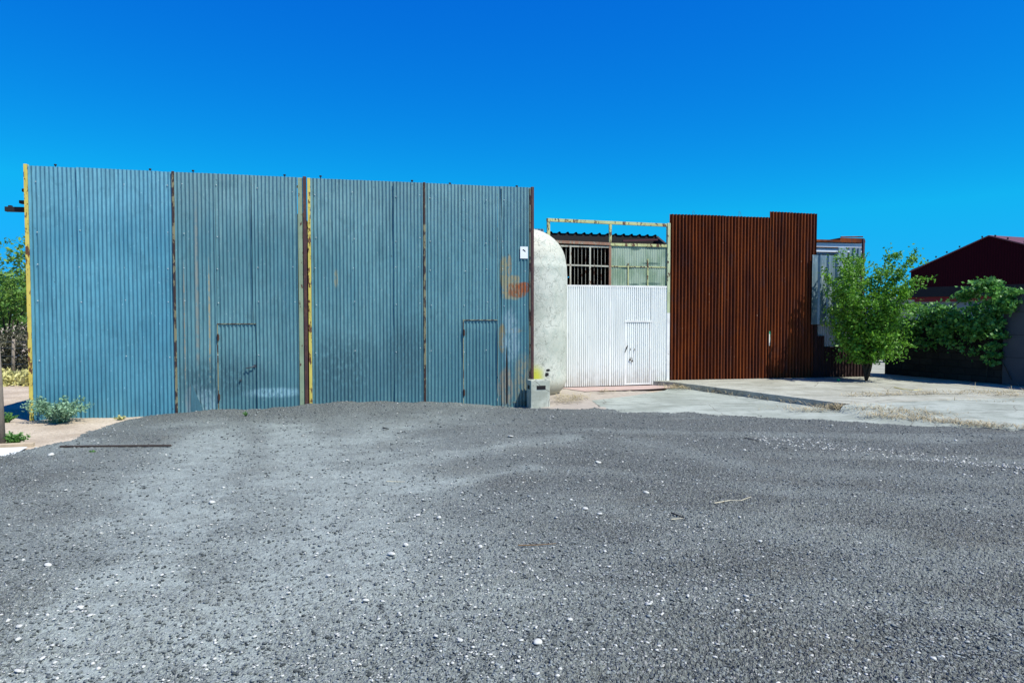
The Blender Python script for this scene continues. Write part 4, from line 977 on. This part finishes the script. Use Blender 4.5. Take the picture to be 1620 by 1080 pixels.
def along(a, b, n, sx, sy, per):
    return [(a[0] + (b[0] - a[0]) * i / (n - 1), a[1] + (b[1] - a[1]) * i / (n - 1), sx, sy, per) for i in range(n)]
flat = lambda x, y: .03 + x * 0
straw('dry_weeds', along((1075, 614), (1330, 648), 16, .16, .07, 40) + [(1290, 652, .3, .06, 150), (1335, 648, .25, .09, 380), (1255, 650, .3, .05, 50)], 'dry weeds and straw along the foot of the concrete platform', flat)
zap = lambda x, y: .055 + .04 * ss(12.5, 14.5, y)
straw('dry_weeds', along((1340, 650), (1480, 664), 10, .28, .10, 110) + along((1380, 662), (1540, 676), 8, .2, .06, 90) + along((1540, 678), (1640, 683), 5, .2, .05, 60) + [(1540, 644, .35, .04, 110), (1590, 646, .3, .05, 70)], 'dry straw drift on the concrete beside the gravel edge', zap)
straw('dry_weeds', along((1352, 638), (1470, 634), 7, .2, .05, 50) + along((1500, 634), (1620, 630), 6, .25, .05, 40) + [(1590, 636, .3, .10, 130)], 'dry weeds in the joint of the platform concrete', lambda x, y: .165 + x * 0)
straw('dry_weeds', along((1270, 602), (1320, 603), 5, .2, .15, 220), 'dry litter at the foot of the low rusted sheets', lambda x, y: .165 + x * 0)
straw('dry_weeds', along((300, 650), (470, 645), 9, .12, .05, 34) + along((500, 638), (735, 640), 12, .12, .05, 26) + along((745, 640), (830, 641), 7, .16, .05, 130) + [(480, 640, .12, .05, 140), (500, 641, .1, .04, 60)], 'dry grass along the foot of the right blue shed', lambda x, y: .04 + x * 0, h=.05, L=.10)
straw('dry_weeds', [(905, 632, .25, .2, 260), (895, 638, .2, .15, 160), (960, 622, .2, .1, 60), (1068, 616, .2, .18, 260)], 'dry weeds at the foot of the tank and gate', lambda x, y: .04 + x * 0)
straw('dry_weeds', along((1370, 634), (1620, 626), 14, .2, .2, 4) , 'sparse thin stalks on the platform', lambda x, y: .165 + x * 0, L=.3)
# litter: green bottle top, curved stick
p = W(1327, 603, .15); MB().tube([(p.x - .05, p.y, .19), (p.x + .03, p.y - .02, .19)], .035, 8, .02).build('bottle', simple('green_plastic_litter', (.03, .5, .12), .1, .4), label='small crushed green bottle lying at the foot of the low rusted sheets', cat='bottle', bevel=.004)
def stick(name, pts, r, mat, label, z=.16):
    q = [W(px, py, z) for px, py in pts]; MB().tube(q, r, 5, r * .5).build(name, mat, label=label, cat=name.replace('_', ' '))
pale = simple('bleached_stick', (.55, .50, .36), .2, .9)
stick('stick', [(1415, 613), (1430, 616), (1445, 617), (1458, 616)], .022, simple('yellow_stick', (.40, .36, .14)), 'curved yellowish stick lying on the platform near the shaded wall')
# twigs on the gravel
def ground_z(x, y): return float(yard_height(np.array([x]), np.array([y]))[0][0]) + .016
for pts, r, m, lab in (([(1130, 799), (1155, 796), (1172, 797), (1188, 792)], .006, pale, 'long pale twig on the gravel right of centre'), ([(1062, 824), (1080, 822)], .005, pale, 'short pale twig on the gravel below the long pale one'),
                       ([(1062, 816), (1082, 822)], .009, M['dark_iron'], 'dark stick on the gravel beside the short pale twig'), ([(612, 764), (640, 765)], .006, pale, 'straight pale twig left of centre on the dusty gravel'),
                       ([(1178, 693), (1200, 701)], .008, M['dark_iron'], 'dark thin stick near the far gravel edge'), ([(606, 681), (615, 683)], .014, M['dark_iron'], 'short dark stick near the blue wall on the gravel'), ([(820, 873), (850, 872), (880, 869)], .006, simple('brown_twig', (.16, .10, .05)), 'brown twig on the gravel at centre')):
    q = []
    for px, py in pts: w = W(px, py, .03); w.z = ground_z(w.x, w.y) + r; q.append(w)
    MB().tube(q, r, 5, r * .5).build('twig', m, label=lab, cat='twig')
# wisp of pale wire

# ------------------------------------------------------------------ stones
ICO = None
def ico():
    bm = bmesh.new(); bmesh.ops.create_icosphere(bm, subdivisions=1, radius=1); bm.verts.ensure_lookup_table()
    V = np.array([tuple(v.co) for v in bm.verts]); F = np.array([[v.index for v in f.verts] for f in bm.faces]); bm.free(); return V, F
def ico2():
    bm = bmesh.new(); bmesh.ops.create_icosphere(bm, subdivisions=2, radius=1)
    V = np.array([tuple(v.co) for v in bm.verts]); F = np.array([[v.index for v in f.verts] for f in bm.faces]); bm.free(); return V, F
def stones(name, X, Y, S, mat, label):
    V0, F0 = ico(); n = len(X); Z = yard_height(X, Y)[0]
    J = 1 + (rng.random((n, len(V0), 1)) - .5) * .7; sc = np.stack([S * (.7 + .7 * rng.random(n)), S * (.6 + .5 * rng.random(n)), S * (.35 + .3 * rng.random(n))], -1)
    V = V0[None] * J * sc[:, None]; a = rng.random(n) * 6.28; ca, sa = np.cos(a)[:, None], np.sin(a)[:, None]
    x = V[..., 0] * ca - V[..., 1] * sa + X[:, None]; y = V[..., 0] * sa + V[..., 1] * ca + Y[:, None]; z = V[..., 2] + Z[:, None] + .008 + sc[:, 2:3] * .3
    Vv = np.stack([x, y, z], -1).reshape(-1, 3); F = (F0[None] + (np.arange(n) * len(V0))[:, None, None]).reshape(-1, 3)
    return link(name, mesh_np(name, Vv, F), mat, kind='stuff', label=label)
n = 52000; k = rng.random(n); yy = 1 / (1 / 3.0 + (1 / 15.5 - 1 / 3.0) * k); xx = (rng.random(n) * 2 - 1) * yy * .95
dd = dust_field(xx, yy); m = (rng.random(n) > dd * .6) & (seg_dist(xx, yy, EDGE) > .1); xx, yy = xx[m], yy[m]
stones('gravel_chips', xx, yy, (.005 + .008 * rng.random(len(xx)) ** 2) * (.8 + yy * .09), M['chip'], 'loose grey gravel chips over the near yard')
# small pale chips, thick on the ground
n = 8500; k = rng.random(n); yy = 1 / (1 / 3.2 + (1 / 15.0 - 1 / 3.2) * k); xx = (rng.random(n) * 2 - 1) * yy * .9
dens = np.clip(fbm(xx * .6, yy * .6, 93) * 2.4 + .45, .05, 1) * (.35 + .65 * np.exp(-((xx - .0) / 4.0) ** 2)); m = (rng.random(n) < dens) & (seg_dist(xx, yy, EDGE) > .15); xx, yy = xx[m], yy[m]
stones('pale_chips', xx, yy, (.0045 + .010 * rng.random(len(xx)) ** 4) * (.7 + yy * .085), M['white_stone'], 'scattered small pale stone chips in the gravel')
# a pale line of chips at the right
t = rng.random(420); px = 1190 + t * 430; py = 696 + t * 52 + rng.normal(size=420) * 5
q = np.array([tuple(W(a, b)) for a, b in zip(px, py)]); stones('pale_chips', q[:, 0], q[:, 1], .009 + .012 * rng.random(420) ** 2, M['white_stone'], 'line of pale chips crossing the gravel at the right')
# larger white stones, each a thing
V2, F2 = ico2()
def stone_mesh(seed, sx, sy, sz):
    r = np.random.default_rng(seed); V = V2.copy(); pl_ = r.normal(size=(7, 3)); pl_ /= np.linalg.norm(pl_, axis=1)[:, None]
    for p_ in pl_:
        dd_ = V @ p_; lim = .55 + .3 * r.random(); V = V - np.clip(dd_ - lim, 0, 9)[:, None] * p_
    V = V * (1 + .08 * (r.random((len(V), 1)) - .5)); V = V * np.array([sx, sy, sz]); me = mesh_np('white_stone', V, F2); me.materials.append(M['white_stone']); return me
protos = [stone_mesh(s, 1, random.uniform(.6, .9), random.uniform(.4, .6)) for s in range(8)]
def put_stone(px, py, w_px, label, seed, group=None):
    w = W(px, py, .03); z = ground_z(w.x, w.y); s = w_px / FPX * w.y / 2 * 1.12
    o = bpy.data.objects.new('white_stone', protos[seed % 8]); COL.objects.link(o); o.location = (w.x, w.y, z + s * .06); o.scale = (s, s, s * .8)
    o.rotation_euler = (random.uniform(-.2, .2), random.uniform(-.2, .2), random.uniform(0, 6.28)); tag(o, label, 'stone', group); return o
big = [((851, 1030, 17), 'large rounded white stone at the bottom centre'), ((902, 992, 11), 'white stone above and right of the large bottom one'), ((579, 960, 11), 'blocky white stone in the lower left centre'),
       ((557, 958, 9), 'pinkish white stone touching the blocky one'), ((690, 1019, 8), 'pale stone left of the large bottom stone'), ((728, 1027, 9), 'white stone just left of the large bottom stone'), ((619, 881, 13), 'long white stone left of centre'),
       ((642, 867, 10), 'pale stone beside the long white one'), ((946, 735, 10), 'white stone standing alone near the far yard'), ((1022, 783, 11), 'white stone with a dark shadow right of centre'), ((926, 808, 9), 'white stone left of the long twig'),
       ((949, 817, 9), 'flat white stone beside its neighbour at centre'), ((808, 694, 9), 'pale stone near the far gravel edge'), ((661, 818, 8), 'white stone in the cluster left of centre'), ((694, 822, 13), 'broad pale stone in the cluster left of centre'), ((760, 873, 9), 'white stone among the right of the cluster'),
       ((336, 799, 12), 'flat white stone in the left dusty track'), ((81, 723, 11), 'flat white stone below the rusty bar'), ((76, 898, 12), 'long white stone at the left'), ((127, 965, 12), 'cream stone at the lower left'), ((142, 979, 10), 'white stone beside the cream one at the lower left'),
       ((30, 995, 10), 'white stone at the left border'), ((28, 1064, 13), 'long white stone in the bottom left corner'), ((30, 1014, 12), 'pale flat stone near the left border'), ((456, 943, 8), 'round white stone at the lower left centre'), ((256, 914, 8), 'small white stone in the left dusty track'), ((67, 1043, 10), 'pale stone near the bottom left corner'),
       ((820, 1062, 8), 'white stone at the bottom edge'), ((1026, 967, 10), 'pink-white stone at the lower right centre'), ((1166, 974, 8), 'white stone at the lower right'), ((1088, 951, 8), 'white stone right of the lower centre'), ((1131, 1047, 8), 'pale stone near the bottom right'), ((520, 916, 9), 'white stone below the cracked ring at left centre'), ((1203, 861, 8), 'white stone at right with brown debris'), ((549, 732, 7), 'small white stone on the dusty band'), ((1178, 714, 6), 'small white stone near the far right edge')]
for i, (p_, lab) in enumerate(big): put_stone(*p_, lab, i)
r_ = random.Random(3)
for i in range(190):
    if i < 80: px, py = r_.gauss(690, 120), r_.gauss(860, 75)
    elif i < 130: px, py = r_.uniform(20, 700), r_.uniform(760, 1060)
    else: px, py = r_.gauss(1000, 260), r_.uniform(700, 1050)
    py = max(690, min(1072, py)); px = max(10, min(1600, px))
    put_stone(px, py, r_.uniform(3.0, 6.5) * (.7 + (py - 690) / 900), 'small whitish stone lying loose on the grey gravel, one of many alike', i * 3 + 1, 'small white stones scattered on the gravel')
